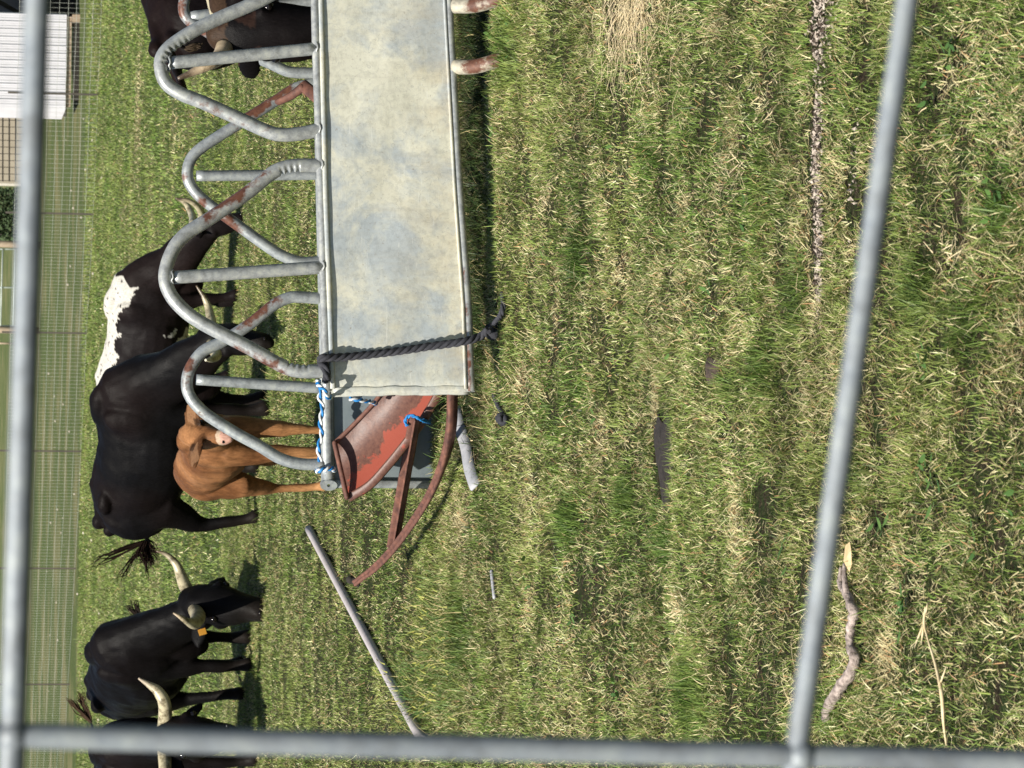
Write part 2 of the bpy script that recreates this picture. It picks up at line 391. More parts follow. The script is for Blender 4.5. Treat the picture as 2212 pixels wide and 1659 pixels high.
def grass(name, y0, y1, hw, dens, ln, wd, seg2, seed, straw0, zoff=0, lay=1.0):
    rg = np.random.default_rng(seed)
    hwf = lambda y: .1130*y+hw
    area = (y1-y0)*2*hwf((y0+y1)/2); n = int(area*dens)
    y = rg.uniform(y0, y1, n); x = rg.uniform(-1, 1, n)*hwf(y)
    keep = rg.random(n) < (hwf(y)/hwf(y1))
    clump = .55*fbm(x*9, y*6, 21, 2)+.45*fbm(x*2.4, y*6.5, 23, 2)
    keep &= rg.random(n) < np.clip(-.25+2.1*clump, 0.05, 1)
    big = fbm(x*1.7, y*1.4, 31, 3)
    for (cx, cy, rx, ry, k) in BARES:
        if k: keep &= rg.random(n) > patch(x, y, cx, cy, rx, ry)*3.0
    x = x[keep]; y = y[keep]; clump = clump[keep]; big = big[keep]; n = len(x)
    st = np.zeros(n); gr = np.zeros(n)
    for (cx, cy, rx, ry) in STRAW: st = np.maximum(st, patch(x, y, cx, cy, rx, ry))
    for (cx, cy, rx, ry) in GREEN: gr = np.maximum(gr, patch(x, y, cx, cy, rx, ry))
    ps = straw0 + (fbm(x*4, y*2.2, 41, 3)-.5)*.75 + st*.75 - gr*.4
    isst = rg.random(n) < np.clip(ps, .03, .95)
    tall = np.clip(gr*1.3, 0, 1)
    L = rg.lognormal(0, .35, n)*ln*(.65+.9*clump)*(1+.8*tall)
    W = wd*rg.uniform(.6, 1.25, n)
    az = rg.uniform(0, 2*PI, n)
    # locally combed direction
    comb = fbm(x*7, y*6, 55, 2)*5*PI
    az = np.where(rg.random(n) < .45, comb+rg.normal(0, .7, n), az)
    lean = np.abs(rg.normal(0, .55, n))*lay+.25
    lean = np.where(isst, lean+.65, lean); lean = np.clip(lean, .1, 1.5)
    dx = np.cos(az); dy = np.sin(az)
    z = gz(x, y)+zoff+np.where(isst, rg.uniform(0, .012, n), 0)
    # blade side vector: mostly facing random
    sa = az+PI/2+rg.normal(0, .5, n); sx = np.cos(sa)*W/2; sy = np.sin(sa)*W/2
    b = np.stack([x, y, z-.004], -1); s = np.stack([sx, sy, sx*0], -1)
    l1 = np.clip(lean*.88, 0, 1.5); l2 = np.clip(lean*1.12, 0, 1.6)
    mid = b+np.stack([dx*np.sin(l1), dy*np.sin(l1), np.cos(l1)], -1)*(L*.55)[:, None]
    tip = mid+np.stack([dx*np.sin(l2), dy*np.sin(l2), np.cos(l2)], -1)*(L*.5)[:, None]
    # colours
    g0 = np.array([.024, .056, .011]); g1_ = np.array([.175, .28, .052]); gy = np.array([.50, .50, .16])
    u = rg.random(n)[:, None]; v = np.clip(rg.random(n)*.7+(big-.5)*1.1-gr*.5, 0, 1)[:, None]
    cg = (g0*(1-u)+g1_*u); cg = cg*(1-v*.5)+gy*v*.5
    s0 = np.array([.30, .23, .11]); s1 = np.array([.74, .67, .38]); s2 = np.array([.42, .25, .12])
    cs = s0*(1-u)+s1*u; cs = np.where(rg.random(n)[:, None] < .09, s2, cs)
    vr_ = ((.62+.90*fbm(x*1.3, y*3.0, 71, 3))*(1-.25*gr))[:, None]*(.8+.4*rg.random(n)[:, None]); shade_k = 1-.80*np.exp(-((y-14.7)/.50)**4)*((x > -.35) & (x < 4))  # last factor paints the front panel's shade into the blades behind its rail
    col = np.clip(np.where(isst[:, None], cs, cg)*vr_, 0, .8)*shade_k[:, None]
    if seg2:
        V = np.stack([b-s, b+s, mid-s*.85, mid+s*.85, tip], 1); k = 5
        loops = np.array([0, 1, 3, 2, 2, 3, 4]); sizes = np.array([4, 3])
    else:
        V = np.stack([b-s, b+s, tip], 1); k = 3; loops = np.array([0, 1, 2]); sizes = np.array([3])
    V = V.reshape(-1, 3).astype(np.float32)
    LI = (loops[None, :]+(np.arange(n)*k)[:, None]).reshape(-1)
    SZ = np.tile(sizes, n); ST = np.concatenate([[0], np.cumsum(SZ)[:-1]])
    me = bpy.data.meshes.new(name); me.vertices.add(len(V)); me.vertices.foreach_set('co', V.reshape(-1))
    me.loops.add(len(LI)); me.loops.foreach_set('vertex_index', LI.astype(np.int32))
    me.polygons.add(len(SZ)); me.polygons.foreach_set('loop_start', ST.astype(np.int32))
    try: me.polygons.foreach_set('loop_total', SZ.astype(np.int32))
    except Exception: pass
    me.update(calc_edges=True)
    at = me.attributes.new('Col', 'FLOAT_COLOR', 'POINT')
    C4 = np.concatenate([np.repeat(col, k, 0), np.ones((n*k, 1))], 1).astype(np.float32)
    at.data.foreach_set('color', C4.reshape(-1))
    o = link(name, me, M['grass']); o['kind'] = 'stuff'; return o
GC = 1.0
BARES = [(G(a, b).x, G(a, b).y, c, d, k) for a, b, c, d, k in BARE]
def stuff(o, label, cat):
    o['label'] = label; o['category'] = cat
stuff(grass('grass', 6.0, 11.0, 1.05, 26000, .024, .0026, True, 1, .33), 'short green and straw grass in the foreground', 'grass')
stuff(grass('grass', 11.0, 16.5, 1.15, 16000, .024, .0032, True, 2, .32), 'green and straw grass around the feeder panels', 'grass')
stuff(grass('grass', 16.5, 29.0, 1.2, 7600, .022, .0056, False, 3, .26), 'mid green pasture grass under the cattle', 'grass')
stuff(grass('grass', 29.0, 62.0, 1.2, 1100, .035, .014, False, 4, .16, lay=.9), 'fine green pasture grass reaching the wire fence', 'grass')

# taller seed-head grass by the grey pipe and under the red skirt
def tall_grass():
    rg = np.random.default_rng(9); mb = MB(); cols = []
    def blade(p, d, L, wdt, c, n=4, droop=.5):
        side = Vector((-d.y, d.x, 0)).normalized()*wdt/2
        a = .15+rg.random()*.35; q = Vector(p); pr = None
        for i in range(n+1):
            k = 1-i/n*.85
            l = mb.vert(q-side*k); r = mb.vert(q+side*k); cols.extend([c, c])
            if pr: mb.face([pr[0], pr[1], r, l])
            pr = (l, r); a += droop*rg.uniform(.5, 1.4)/n*2
            q = q+(d*math.sin(a)+Vector((0, 0, 1))*math.cos(a))*L/n
        return q
    spots = []
    for (px, py, sx, sy, n, L) in ((960, 1420, .35, .8, 900, .14), (900, 1500, .2, .5, 260, .2), (990, 890, .12, .25, 120, .12), (965, 1005, .08, .12, 30, .12),
                                   (1035, 420, 1.1, .22, 1500, .10), (1040, 60, .5, .2, 500, .10), (1040, 750, .3, .2, 400, .10), (1078, 300, .9, .10, 260, .07), (1030, 130, .3, .25, 160, .13), (1090, 800, .4, .25, 200, .08),
                                   (560, 1120, .25, .3, 60, .10), (555, 1330, .3, .3, 90, .09), (580, 870, .2, .2, 50, .1)):
        g = G(px, py)
        for _ in range(n):
            x = g.x+rg.normal()*sx/2; y = g.y+rg.normal()*sy/2
            a = rg.uniform(0, 2*PI); d = Vector((math.cos(a), math.sin(a), 0))
            u = rg.random(); q_ = .38 if (1030 <= px <= 1040) else 1.0; c = ((.05+.10*u)*q_, (.11+.12*u)*q_, (.025+.03*u)*q_)  # clumps under the front rail get its shade painted into their green
            if rg.random() < .22*q_: c = (.50, .42, .20)
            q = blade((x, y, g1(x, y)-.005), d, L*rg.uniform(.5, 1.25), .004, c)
            if L > .13 and rg.random() < .18: blade(q, d, .045, .008, (.36, .36, .09), 2)
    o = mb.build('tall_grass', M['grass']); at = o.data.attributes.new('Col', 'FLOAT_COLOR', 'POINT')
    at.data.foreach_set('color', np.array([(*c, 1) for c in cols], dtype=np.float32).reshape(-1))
    o['kind'] = 'stuff'; stuff(o, 'taller dark green grass with yellowish seed heads by the grey pipe, with painted shade on the blades under the feeder rail', 'grass')
tall_grass()

def weeds():
    rg = np.random.default_rng(12); mb = MB(); cols = []
    spots = [(2010, 1000), (2025, 1035), (2215, 1095), (2010, 770), (1890, 560), (1075, 60), (1110, 75), (1620, 480), (1370, 1420), (1345, 1500), (1250, 1340),
             (1420, 20), (2060, 100), (1540, 640), (2150, 430), (1960, 1320), (2020, 210), (1185, 560), (1300, 900), (1700, 1180), (1150, 1250), (2120, 1180), (1480, 740), (1080, 260), (1330, 330), (1900, 1130), (1010, 1180)]
    for (px, py) in spots:
        g = G(px, py)
        for _ in range(rg.integers(5, 10)):
            a = rg.uniform(0, 2*PI); d = Vector((math.cos(a), math.sin(a), rg.uniform(.1, .7))).normalized(); s = d.cross(Vector((0, 0, 1))).normalized()
            L = rg.uniform(.02, .045); W = L*rg.uniform(.3, .5)
            p = Vector((g.x+rg.normal()*.03, g.y+rg.normal()*.04, 0)); p.z = g1(p.x, p.y)+.012+rg.uniform(0, .015)
            u = rg.random(); c = (.055+.06*u, .12+.09*u, .032+.02*u)
            ids = [mb.vert(p+d*L*t+s*W*k+Vector((0, 0, -abs(k)*.004))) for t, k in ((0, 0), (.25, .45), (.6, .5), (1, 0), (.6, -.5), (.25, -.45))]
            cols.extend([c]*6); mb.face(ids)
    o = mb.build('broadleaf_weeds', M['grass']); at = o.data.attributes.new('Col', 'FLOAT_COLOR', 'POINT')
    at.data.foreach_set('color', np.array([(*c, 1) for c in cols], dtype=np.float32).reshape(-1))
    o['kind'] = 'stuff'; stuff(o, 'small broad leaved weeds scattered through the foreground grass', 'weeds')
weeds()
def litter():
    rg = np.random.default_rng(15); mb = MB()
    for i in range(260):
        y = 6.3+rg.random()*9.5; x = rg.uniform(-1, 1)*(.113*y+.3)
        a = rg.uniform(0, 2*PI); L = rg.uniform(.025, .07); d = Vector((math.cos(a), math.sin(a), rg.uniform(-.1, .25)))
        p = Vector((x, y, g1(x, y)+.022+rg.uniform(0, .01))); s = d.cross(Vector((0, 0, 1))).normalized()*rg.uniform(.0009, .0018)
        q = p+d*L*.5+Vector((rg.normal()*.004, rg.normal()*.004, .003)); e = p+d*L
        mb.quad(p-s, p+s, q+s, q-s); mb.quad(q-s, q+s, e+s*.5, e-s*.5)
    g = G(1370, 30)
    for i in range(420):                       # the big dry tuft
        a = rg.uniform(2.3, 4.0); L = rg.uniform(.07, .18); x = g.x+rg.normal()*.10+.05; y = g.y+rg.normal()*.28
        d = Vector((math.cos(a), math.sin(a)*.8, rg.uniform(.0, .5))); p = Vector((x, y, g1(x, y)+.01))
        s = d.cross(Vector((0, 0, 1))).normalized()*.0022; q = p+d*L*.5; e = q+(d+Vector((0, 0, -.4)))*L*.5
        mb.quad(p-s, p+s, q+s, q-s); mb.quad(q-s, q+s, e+s*.3, e-s*.3)
    for (px, py, sx, sy, n) in ((1470, 1310, .03, .10, 60), (1180, 430, .03, .15, 60), (1135, 815, .02, .12, 50), (2065, 545, .03, .10, 50), (1690, 210, .03, .1, 50), (1100, 810, .06, .1, 50), (1630, 350, .03, .1, 40), (1020, 900, .05, .2, 40)):
        g = G(px, py)
        for i in range(n//2):
            a = rg.uniform(0, 2*PI); L = rg.uniform(.02, .05); x = g.x+rg.normal()*sx; y = g.y+rg.normal()*sy
            d = Vector((math.cos(a), math.sin(a), rg.uniform(-.05, .6))); p = Vector((x, y, g1(x, y)+.015))
            s = d.cross(Vector((0, 0, 1))).normalized()*.0018; e = p+d*L
            mb.quad(p-s, p+s, e+s*.4, e-s*.4)
    o = mb.build('dry_straw', M['straw']); o['kind'] = 'stuff'; stuff(o, 'pale loose straw and dead stalks lying on the grass', 'straw')
litter()
# soil patches where the turf is broken
def soil_patch(px, py, rx, ry, col0, col1, name='bare_soil'):
    g = G(px, py); mb = MB((g.x, g.y, 0)); n = 28; r1 = random.Random(px)
    c = mb.vert((g.x, g.y, g1(g.x, g.y)+.016)); ring = []
    for rr, zz in ((.5, .016), (1.0, .004)):
        rg_ = []
        for i in range(n):
            a = 2*PI*i/n; k = rr*(1+.25*math.sin(3*a+px)+.15*r1.uniform(-1, 1))
            x = g.x+math.cos(a)*rx*k; y = g.y+math.sin(a)*ry*k
            rg_.append(mb.vert((x, y, g1(x, y)+zz+r1.uniform(-.002, .002))))
        ring.append(rg_)
    for i in range(n):
        mb.face([c, ring[0][i], ring[0][(i+1) % n]]); mb.face([ring[0][i], ring[1][i], ring[1][(i+1) % n], ring[0][(i+1) % n]])
    o = mb.build(name, simple('soil_%d' % px, col0, col1, 60, .95, 0, 1, .01)); o.location = (g.x, g.y, 0); o['kind'] = 'structure'
soil_patch(1437, 985, .155, .15, (.008, .006, .005), (.035, .026, .020))
def crumbs():
    rg = np.random.default_rng(33); mb = MB(); mb2 = MB()
    for (px, py, sx, sy, n) in ((1778, 250, .05, .02, 200), (1776, 330, .06, .022, 420), (1774, 420, .05, .018, 260), (1778, 520, .06, .018, 300), (1776, 600, .05, .015, 160), (1782, 30, .06, .06, 360), (1779, 110, .05, .03, 120), (1850, 380, .08, .02, 60)):
        g = G(px, py)
        for _ in range(n):
            x = g.x+rg.normal()*sx; y = g.y+rg.normal()*sy; r = rg.uniform(.0015, .0048); q = mb if rg.random() < .62 else mb2
            c = Vector((x, y, g1(x, y)+r*.5+.004)); ids = [q.vert(c+Vector(rg.normal(size=3))*r) for _ in range(5)]
            for f in ((0, 1, 2), (0, 2, 3), (0, 3, 1), (4, 2, 1), (4, 3, 2), (4, 1, 3)): q.face([ids[k] for k in f])
    o = mb.build('dry_litter', simple('pale_litter', (.24, .19, .15), (.66, .57, .48), 60, .95)); o['kind'] = 'stuff'; stuff(o, 'pale crumbs of dry litter along a shallow line in the near grass', 'litter')
    o = mb2.build('soil_crumbs', simple('dark_crumbs', (.02, .014, .01), (.10, .07, .05), 60, .95)); o['kind'] = 'stuff'; stuff(o, 'dark soil crumbs mixed in the dry litter line', 'soil')
crumbs()
soil_patch(1545, 800, .04, .08, (.03, .02, .015), (.10, .07, .05))

# ------------------------------------------------------------------ front feeder panel
def DF(y): return 14.1-.3*y/830.0
def setrust(o, spots, amount=.5):
    me = o.data; co = np.empty(len(me.vertices)*3); me.vertices.foreach_get('co', co); co = co.reshape(-1, 3)
    mw = np.array(o.parent.location) if o.parent else 0; co = co+mw
    v = np.zeros(len(co))
    nr = np.empty(len(co)*3); me.vertices.foreach_get('normal', nr); nr = nr.reshape(-1, 3)
    side = np.clip(.62+nr[:, 2]*.75-nr[:, 1]*.15, 0, 1)
    for p, r in spots: v = np.maximum(v, np.clip(1.3-np.linalg.norm(co-np.array(p), axis=1)/r, 0, 1)*amount*side)
    at = me.attributes.new('rust', 'FLOAT', 'POINT'); at.data.foreach_set('value', (v*.86).astype(np.float32))
fo = G(1050, 415); front = empty('hay_feeder_panel', (fo.x, 13.95, 0), 'front hay feeder panel with stained cream sheet and tall galvanised hoops', 'hay feeder', 'hay feeder panels')
fl = Vector(front.location)
def tubeP(name, pix, r, dfun, mat, par, k=7, wr=None, n=14):
    mb = MB(par.location)
    pts = smooth([P(a, b, dfun(b) if callable(dfun) else dfun) for a, b in pix], k) if len(pix) > 2 else [P(a, b, dfun(b) if callable(dfun) else dfun) for a, b in pix]
    if len(pix) == 2:
        pts = [pts[0].lerp(pts[1], i/16) for i in range(17)]
    rr = [r]*len(pts)
    if wr:                                     # crushed inner wall of the tube where it was bent
        pts2 = []
        for p_, q_ in zip(pts, pts[1:]): pts2 += [p_, p_.lerp(q_, .33), p_.lerp(q_, .67)]
        pts = pts2+[pts[-1]]; rr = [r]*len(pts)
    mb.tube(pts, rr, n)
    if wr:
        for (wx, wy) in wr:
            wc = P(wx, wy, dfun(wy) if callable(dfun) else dfun); ci = min(range(len(pts)), key=lambda i: (pts[i]-wc).length)
            i0 = max(2, ci-20); i1 = min(len(pts)-3, ci+20)
            while (pts[i0]-wc).length > .085: i0 += 1
            while (pts[i1]-wc).length > .085: i1 -= 1
            inn = ((pts[i0]+pts[i1])*.5-pts[ci]).normalized(); sl_ = 0
            for i in range(i0, i1+1):
                sl_ += (pts[i]-pts[i-1]).length
                dd = -.0045-.0045*math.sin(2*PI*sl_/.026)
                for q_ in range(n):
                    vi = i*n+q_; o_ = Vector(mb.v[vi])+Vector(par.location)-pts[i]; k_ = max(0, o_.normalized().dot(inn))
                    mb.v[vi] = tuple(Vector(mb.v[vi])-o_.normalized()*(-dd)*k_)
    return mb.build(name, mat, par)
tr = .0285
rl = tubeP('top_rail', [(680, -330), (681, 0), (687, 205), (694, 412), (701, 658), (706, 846)], .0185, DF, M['tube'], front)
setrust(rl, [])
br = tubeP('bottom_rail', [(966, -330), (970, 0), (979, 180), (992, 411), (1010, 658), (1017, 846)], .0175, DF, M['tube'], front)
setrust(br, [(P(1014, 760, 13.8), .25), (P(1018, 840, 13.8), .2), (P(1005, 640, 13.8), .2)], .4)
def mksheet():
    mb = MB(front.location); nx = 46; nz = 14; th = .003
    top = lambda y: 690+(727-690)*((y+330)/1190.0) if False else np.interp(y, [-330, 0, 412, 658, 846], [680, 684, 697, 706, 716])
    bot = lambda y: np.interp(y, [-330, 0, 180, 411, 658, 846], [966, 968, 977, 990, 1008, 1015])
    ids = {}
    for side in (0, 1):
        for i in range(nx+1):
            yy = -330+(1176+0)*i/nx
            for j in range(nz+1):
                t = j/nz; x = top(yy)*(1-t)+bot(yy)*t
                yl = yy+(860-yy)*0
                p = P(x, yy+ (12*(1-t) if i == nx else 0), DF(yy)-.012+side*th)
                if 0 < j < nz: p.y += .004*math.sin(i*.35+.6*j)*math.sin(PI*t)*min(1, (nx-i)/6)+.005*noise.noise(Vector((i*.3, j*.6, 3)))*min(1, (nx-i)/5)
                ids[side, i, j] = mb.vert(p)
        for i in range(nx):
            for j in range(nz):
                q = [ids[side, i, j], ids[side, i+1, j], ids[side, i+1, j+1], ids[side, i, j+1]]
                mb.face(q if side else q[::-1], 0, True)
    for j in range(nz): mb.face([ids[0, nx, j], ids[0, nx, j+1], ids[1, nx, j+1], ids[1, nx, j]])
    return mb.build('sheet', M['sheet'], front)
mksheet()
# folded left edge of the sheet and its lips
mb = MB(fl)
a = P(720, 846, 13.8); b = P(1013, 842, 13.8)
pts = [a.lerp(b, i/20)+Vector((0.006*noise.noise(Vector((i*.4, 1, 1))), -.012, 0)) for i in range(21)]
mb.loft(pts, [.020]*21, [.004]*21, up=(0, 1, 0), n=8, cap=False)
o = mb.build('end_flange', M['sheet'], front)
mb = MB(fl)
for k, (xx0, xx1) in enumerate(((694, 717), (1001, 1004))):
    pass
pts = [P(float(np.interp(y, [-330, 0, 412, 658, 846], [691, 693, 703, 712, 719])), y, DF(y)-.020) for y in range(-330, 850, 30)]
mb.loft(pts, [.010]*len(pts), [.004]*len(pts), up=(0, 1, 0), n=8, cap=False)
pts = [P(float(np.interp(y, [-330, 0, 411, 658, 846], [958, 960, 982, 1000, 1006])), y, DF(y)-.016) for y in range(-330, 850, 30)]
mb.loft(pts, [.006]*len(pts), [.003]*len(pts), up=(0, 1, 0), n=8, cap=False)
mb.build('sheet_lip', M['sheet'], front)
def wrinkles(pt, axis_pts, r):
    pass
def hoopP(name, pix, D, mat, par, r, rust, k=9, wr=None):
    o = tubeP(name, pix, r, D, mat, par, k, wr=wr, n=16)
    setrust(o, rust, .55)
    return o
def F_hoop(apex_y, off=0.0):
    s = apex_y-590
    right = [(690+s*.03, 358+s), (655, 357+s), (622, 360+s), (588, 374+s), (530, 420+s), (450, 474+s), (400, 507+s), (372, 543+s)]
    left = [(357, 592+s), (366, 632+s), (395, 668+s), (440, 700+s), (530, 747+s), (597, 784+s), (625, 797+s), (655, 802+s), (697+s*.03, 802+s)]
    off_ = s*.025
    return [(a+off_, b) for a, b in right+left]
Dh = lambda y: DF(y)+.008
hb = hoopP('hoop', F_hoop(590), Dh, M['tube'], front, tr, [(P(520, 425, 13.9), .16), (P(470, 460, 13.9), .12), (P(400, 655, 13.9), .05), (P(590, 778, 13.9), .16), (P(530, 750, 13.9), .12), (P(372, 640, 13.9), .06)], wr=[(622, 361), (640, 801)])
ha_pix = [(560, 2), (450, 50), (390, 84), (357, 112), (347, 140), (358, 178), (392, 203), (440, 222), (520, 258), (580, 285), (610, 291), (645, 289), (692, 280)]
ha_pix = [(690, -60), (640, -55), (600, -22)]+ha_pix
ha = hoopP('hoop', ha_pix, Dh, M['tube'], front, tr, [(P(470, 232, 13.9), .14), (P(520, 255, 13.9), .15), (P(565, 278, 13.9), .08)], wr=[(368, 100), (352, 122)])
hc = hoopP('hoop', [(a-24, b-936) for a, b in F_hoop(590)][6:], Dh, M['tube'], front, tr, [])
for (a, b) in (((366, 136), (683, 105)), ((372, 600), (698, 577)), ((345, -336), (680, -360))):
    u = tubeP('upright', [a, b], .0265, Dh, M['tube'], front); setrust(u, [])
# weld beads
mb = MB(fl)
for (a, b) in ((684, 105), (690, 280), (695, 358), (698, 577), (703, 802), (366, 137), (372, 600)):
    mb = MB(fl); c = P(a, b, Dh(b)); n = 16
    pts = [c+Vector((math.cos(2*PI*i/n)*.031, math.sin(2*PI*i/n)*.031, .004*math.sin(i*2.4))) for i in range(n+1)]
    mb.tube(pts, .0045, 6); o = mb.build('weld_bead', M['tube'], front); setrust(o, [])
for ybase in (140, 8):
    top = P(982, ybase+5, 14.05); mid = P(1030, ybase+3, 13.98); bot = P(1090, ybase-16, 13.9); bot2 = P(1125, ybase-38, 13.85)
    mb = MB(fl); q = smooth([top, mid, bot, bot2], 8); mb.tube(q, [.031]*len(q), 16)
    o = mb.build('leg', M['legm'], front); setrust(o, [(bot, .16), (bot2, .2), (mid, .06)], .62)
# wrinkle ridges on the inside of the tube bends
def ridges(par, mat, pix, D, n=7, dirv=None):
    mb = MB(par.location); pts = [P(a, b, D) for a, b in pix]; pp = smooth(pts, 8)
    for i in range(n):
        c = pp[int((i+.5)/n*(len(pp)-1))]; t = (pp[min(len(pp)-1, int((i+.5)/n*(len(pp)-1))+1)]-c)
        if t.length == 0: t = pp[-1]-pp[-2]
        t.normalize(); l = t.cross(Vector((0, 1, 0))).normalized()
        ring = [c+(l*math.cos(a)+Vector((0, -1, 0))*math.sin(a))*(tr*1.03) for a in np.linspace(-.5+0, PI*.55, 9)]
        mb.tube(ring, .0035, 6)
    o = mb.build('bend_ridge', mat, par); setrust(o, []); return o

# ------------------------------------------------------------------ rear feeder panel
DR = 15.8
rear = empty('hay_feeder_panel', (G(937, 600).x, DR, 0), 'rear hay feeder panel with plain blue grey sheet and low hoops, behind the cream one', 'hay feeder', 'hay feeder panels')
rp = rear.location
def tR(name, pix, r, mat=M['rear'], rust=(), k=7, D=DR):
    o = tubeP(name, pix, r, D, mat, rear, k); setrust(o, [(P(a, b, D), rr) for a, b, rr in rust], .55); return o
tR('top_rail', [(686, -330), (694, 300), (704, 760), (708, 1040)], .031)
RH = [(692, 565), (655, 567), (628, 560), (590, 541), (520, 491), (450, 440), (420, 412), (406, 385), (408, 355), (425, 328), (470, 296), (520, 265), (600, 215), (640, 190), (690, 178)]
o = tR('hoop', RH, .0265, rust=((440, 430, .06), (500, 480, .1), (560, 245, .16), (620, 205, .12), (405, 385, .04)))
RH2 = [(692, 645), (655, 642), (625, 643), (590, 660), (540, 700), (480, 738), (440, 758), (414, 790), (404, 822), (410, 855), (440, 890), (500, 930), (560, 963), (605, 990), (650, 1002), (700, 1003)]
tR('hoop', RH2, .0275, rust=((412, 790, .05), (560, 683, .14), (418, 826, .06), (440, 880, .05), (600, 655, .06)))
RH3 = [(690, -230), (655, -228), (560, -165), (470, -100), (425, -50), (402, -10), (397, 22), (410, 45), (450, 70), (520, 108), (590, 140), (625, 155), (672, 158), (695, 158)]
tR('hoop', RH3, .0265, rust=((405, 25, .09), (430, 60, .1)))
for a, b in (((424, 380), (695, 377)), ((424, 820), (700, 839)), ((412, 36), (690, 0))):
    tR('upright', [a, b], .025)
# sheet of the rear panel
mb = MB(rp); 
def rs(x, y, d): return P(x, y, DR+.01+d)
nx = 20
for side, d in ((0, 0), (1, .004)):
    for i in range(nx):
        y0 = -330+i*(1372)/nx; y1 = y0+1372/nx
        q = [rs(712, y0, d), rs(712, y1, d), rs(955, y1, d), rs(955, y0, d)]
        mb.quad(*(q if side else q[::-1]))
mb.build('sheet', M['rearsheet'], rear)
mb = MB(rp); a = P(725, 1045, DR-.01); b = P(950, 1047, DR-.01)
pts = [a.lerp(b, i/12) for i in range(13)]
mb.loft(pts, [.019]*13, [.006]*13, up=(0, 1, 0), n=8)
o = mb.build('end_post', M['rear'], rear); setrust(o, [])
mb = MB(rp); c = P(710, 1047, DR-.02)
for i in range(1):
    n = 24; R1 = .036; r0 = .007
    ex = Vector((.55, -.2, 0)).normalized()*.026; ez = Vector((0, 0, 1))*.040; ey = Vector((-.45, -.8, 0)).normalized()*.008
    fr = []; 
    for s_ in (-1, 1):
        outer = [mb.vert(c+ex*math.cos(2*PI*k/n)+ez*math.sin(2*PI*k/n)+ey*s_) for k in range(n)]
        inner = [mb.vert(c+ex*.28*math.cos(2*PI*k/n)+ez*.22*math.sin(2*PI*k/n)+ey*s_) for k in range(n)]
        fr.append((outer, inner))
        for k in range(n):
            q = [outer[k], outer[(k+1) % n], inner[(k+1) % n], inner[k]]; mb.face(q if s_ > 0 else q[::-1])
    for k in range(n):
        mb.face([fr[0][0][k], fr[0][0][(k+1) % n], fr[1][0][(k+1) % n], fr[1][0][k]])
        mb.face([fr[0][1][(k+1) % n], fr[0][1][k], fr[1][1][k], fr[1][1][(k+1) % n]])
o = mb.build('flattened_lug', M['rear'], rear); setrust(o, [(c, .05)], .25)

# ------------------------------------------------------------------ rusty ring with red skirt
ring = empty('rusty_ring', (P(950, 950, 15).x, 15.2, 0), 'rusty curved steel ring with peeling red skirt leaning between the feeder panels', 'scrap steel')
rg0 = ring.location
UP = [(722, 957, 15.70), (745, 935, 15.68), (775, 905, 15.64), (800, 878, 15.58), (822, 850, 15.54), (850, 805, 15.5), (872, 740, 15.48)]
LO = [(746, 1072, 15.62), (790, 1045, 15.56), (830, 1002, 15.50), (868, 955, 15.44), (905, 905, 15.38), (935, 855, 15.33), (960, 800, 15.3)]
up_ = smooth([P(*p) for p in UP], 8); lo_ = smooth([P(*p) for p in LO], 8)
mb = MB(rg0); n = len(up_); m_ = 10; edge = []
idx = {}
for s_ in (0, 1):
    for i in range(n):
        for j in range(m_+1):
            t = j/m_; p = up_[i].lerp(lo_[i], t); p = p+Vector((0, .05*math.sin(PI*t)+s_*.004, 0))
            idx[s_, i, j] = mb.vert(p); edge.append(min(1, max(0, (t-.25)*.75)))
    for i in range(n-1):
        for j in range(m_):
            q = [idx[s_, i, j], idx[s_, i+1, j], idx[s_, i+1, j+1], idx[s_, i, j+1]]; mb.face(q if s_ else q[::-1], 0, True)
o = mb.build('skirt', M['skirt'], ring)
at = o.data.attributes.new('edge', 'FLOAT', 'POINT'); at.data.foreach_set('value', edge)
mb = MB(rg0)                       # flange along the lower edge: red-brown
e2 = [P(a+17, b+7, d-.03) for a, b, d in LO]; e2 = smooth(e2, 8)
pts = [lo_[i].lerp(e2[i], .45)+Vector((0, -.01, 0)) for i in range(n)]
mb.loft(pts, [.021]*n, [.007]*n, up=(0, 1, .1), n=8)
o = mb.build('lower_flange', M['skirt'], ring); at = o.data.attributes.new('edge', 'FLOAT', 'POINT'); at.data.foreach_set('value', [.24]*len(o.data.vertices))
mb = MB(rg0); pts = [p+Vector((0, -.012, 0)) for p in up_]
mb.loft(pts, [.010]*n, [.008]*n, up=(0, 1, .1), n=8); mb.build('upper_rib', M['rusty'], ring)
mb = MB(rg0); a = P(722, 957, 15.69); b = P(748, 1074, 15.60)
pts = [a.lerp(b, i/8)+Vector((0, -.02, 0)) for i in range(9)]
mb.loft(pts, [.012]*9, [.02]*9, up=(0, 1, 0), n=8); mb.build('end_rib', M['rusty'], ring)
ARC = [(772, 1258, 16.6), (810, 1228, 16.4), (852, 1185, 16.0), (890, 1135, 15.6), (924, 1083, 15.2), (950, 1030, 14.9), (968, 975, 14.7), (977, 920, 14.6), (979, 860, 14.55), (980, 800, 14.5)]
arc = smooth([P(*p) for p in ARC], 6); n2 = len(arc)
mb = MB(rg0); mb.loft(arc, [.030]*n2, [.012]*n2, up=(0, .8, .6), n=8)
sp_ = [p+Vector((-.004, .008, .015)) for p in arc]; mb.loft(sp_, [.005]*n2, [.016]*n2, up=(0, .8, .6), n=6)
mb.build('ring_bar', M['rusty'], ring)
a = P(896, 905, 15.3); b = P(848, 1182, 16.0)
pts = [a.lerp(b, i/14) for i in range(15)]
mb = MB(rg0); mb.loft(pts, [.029]*15, [.007]*15, up=(0, 1, 0), n=8); mb.loft([p+Vector((0, -.015, .002)) for p in pts], [.005]*15, [.018]*15, up=(0, 1, 0), n=6)
mb.build('spoke_bar', M['rusty'], ring)
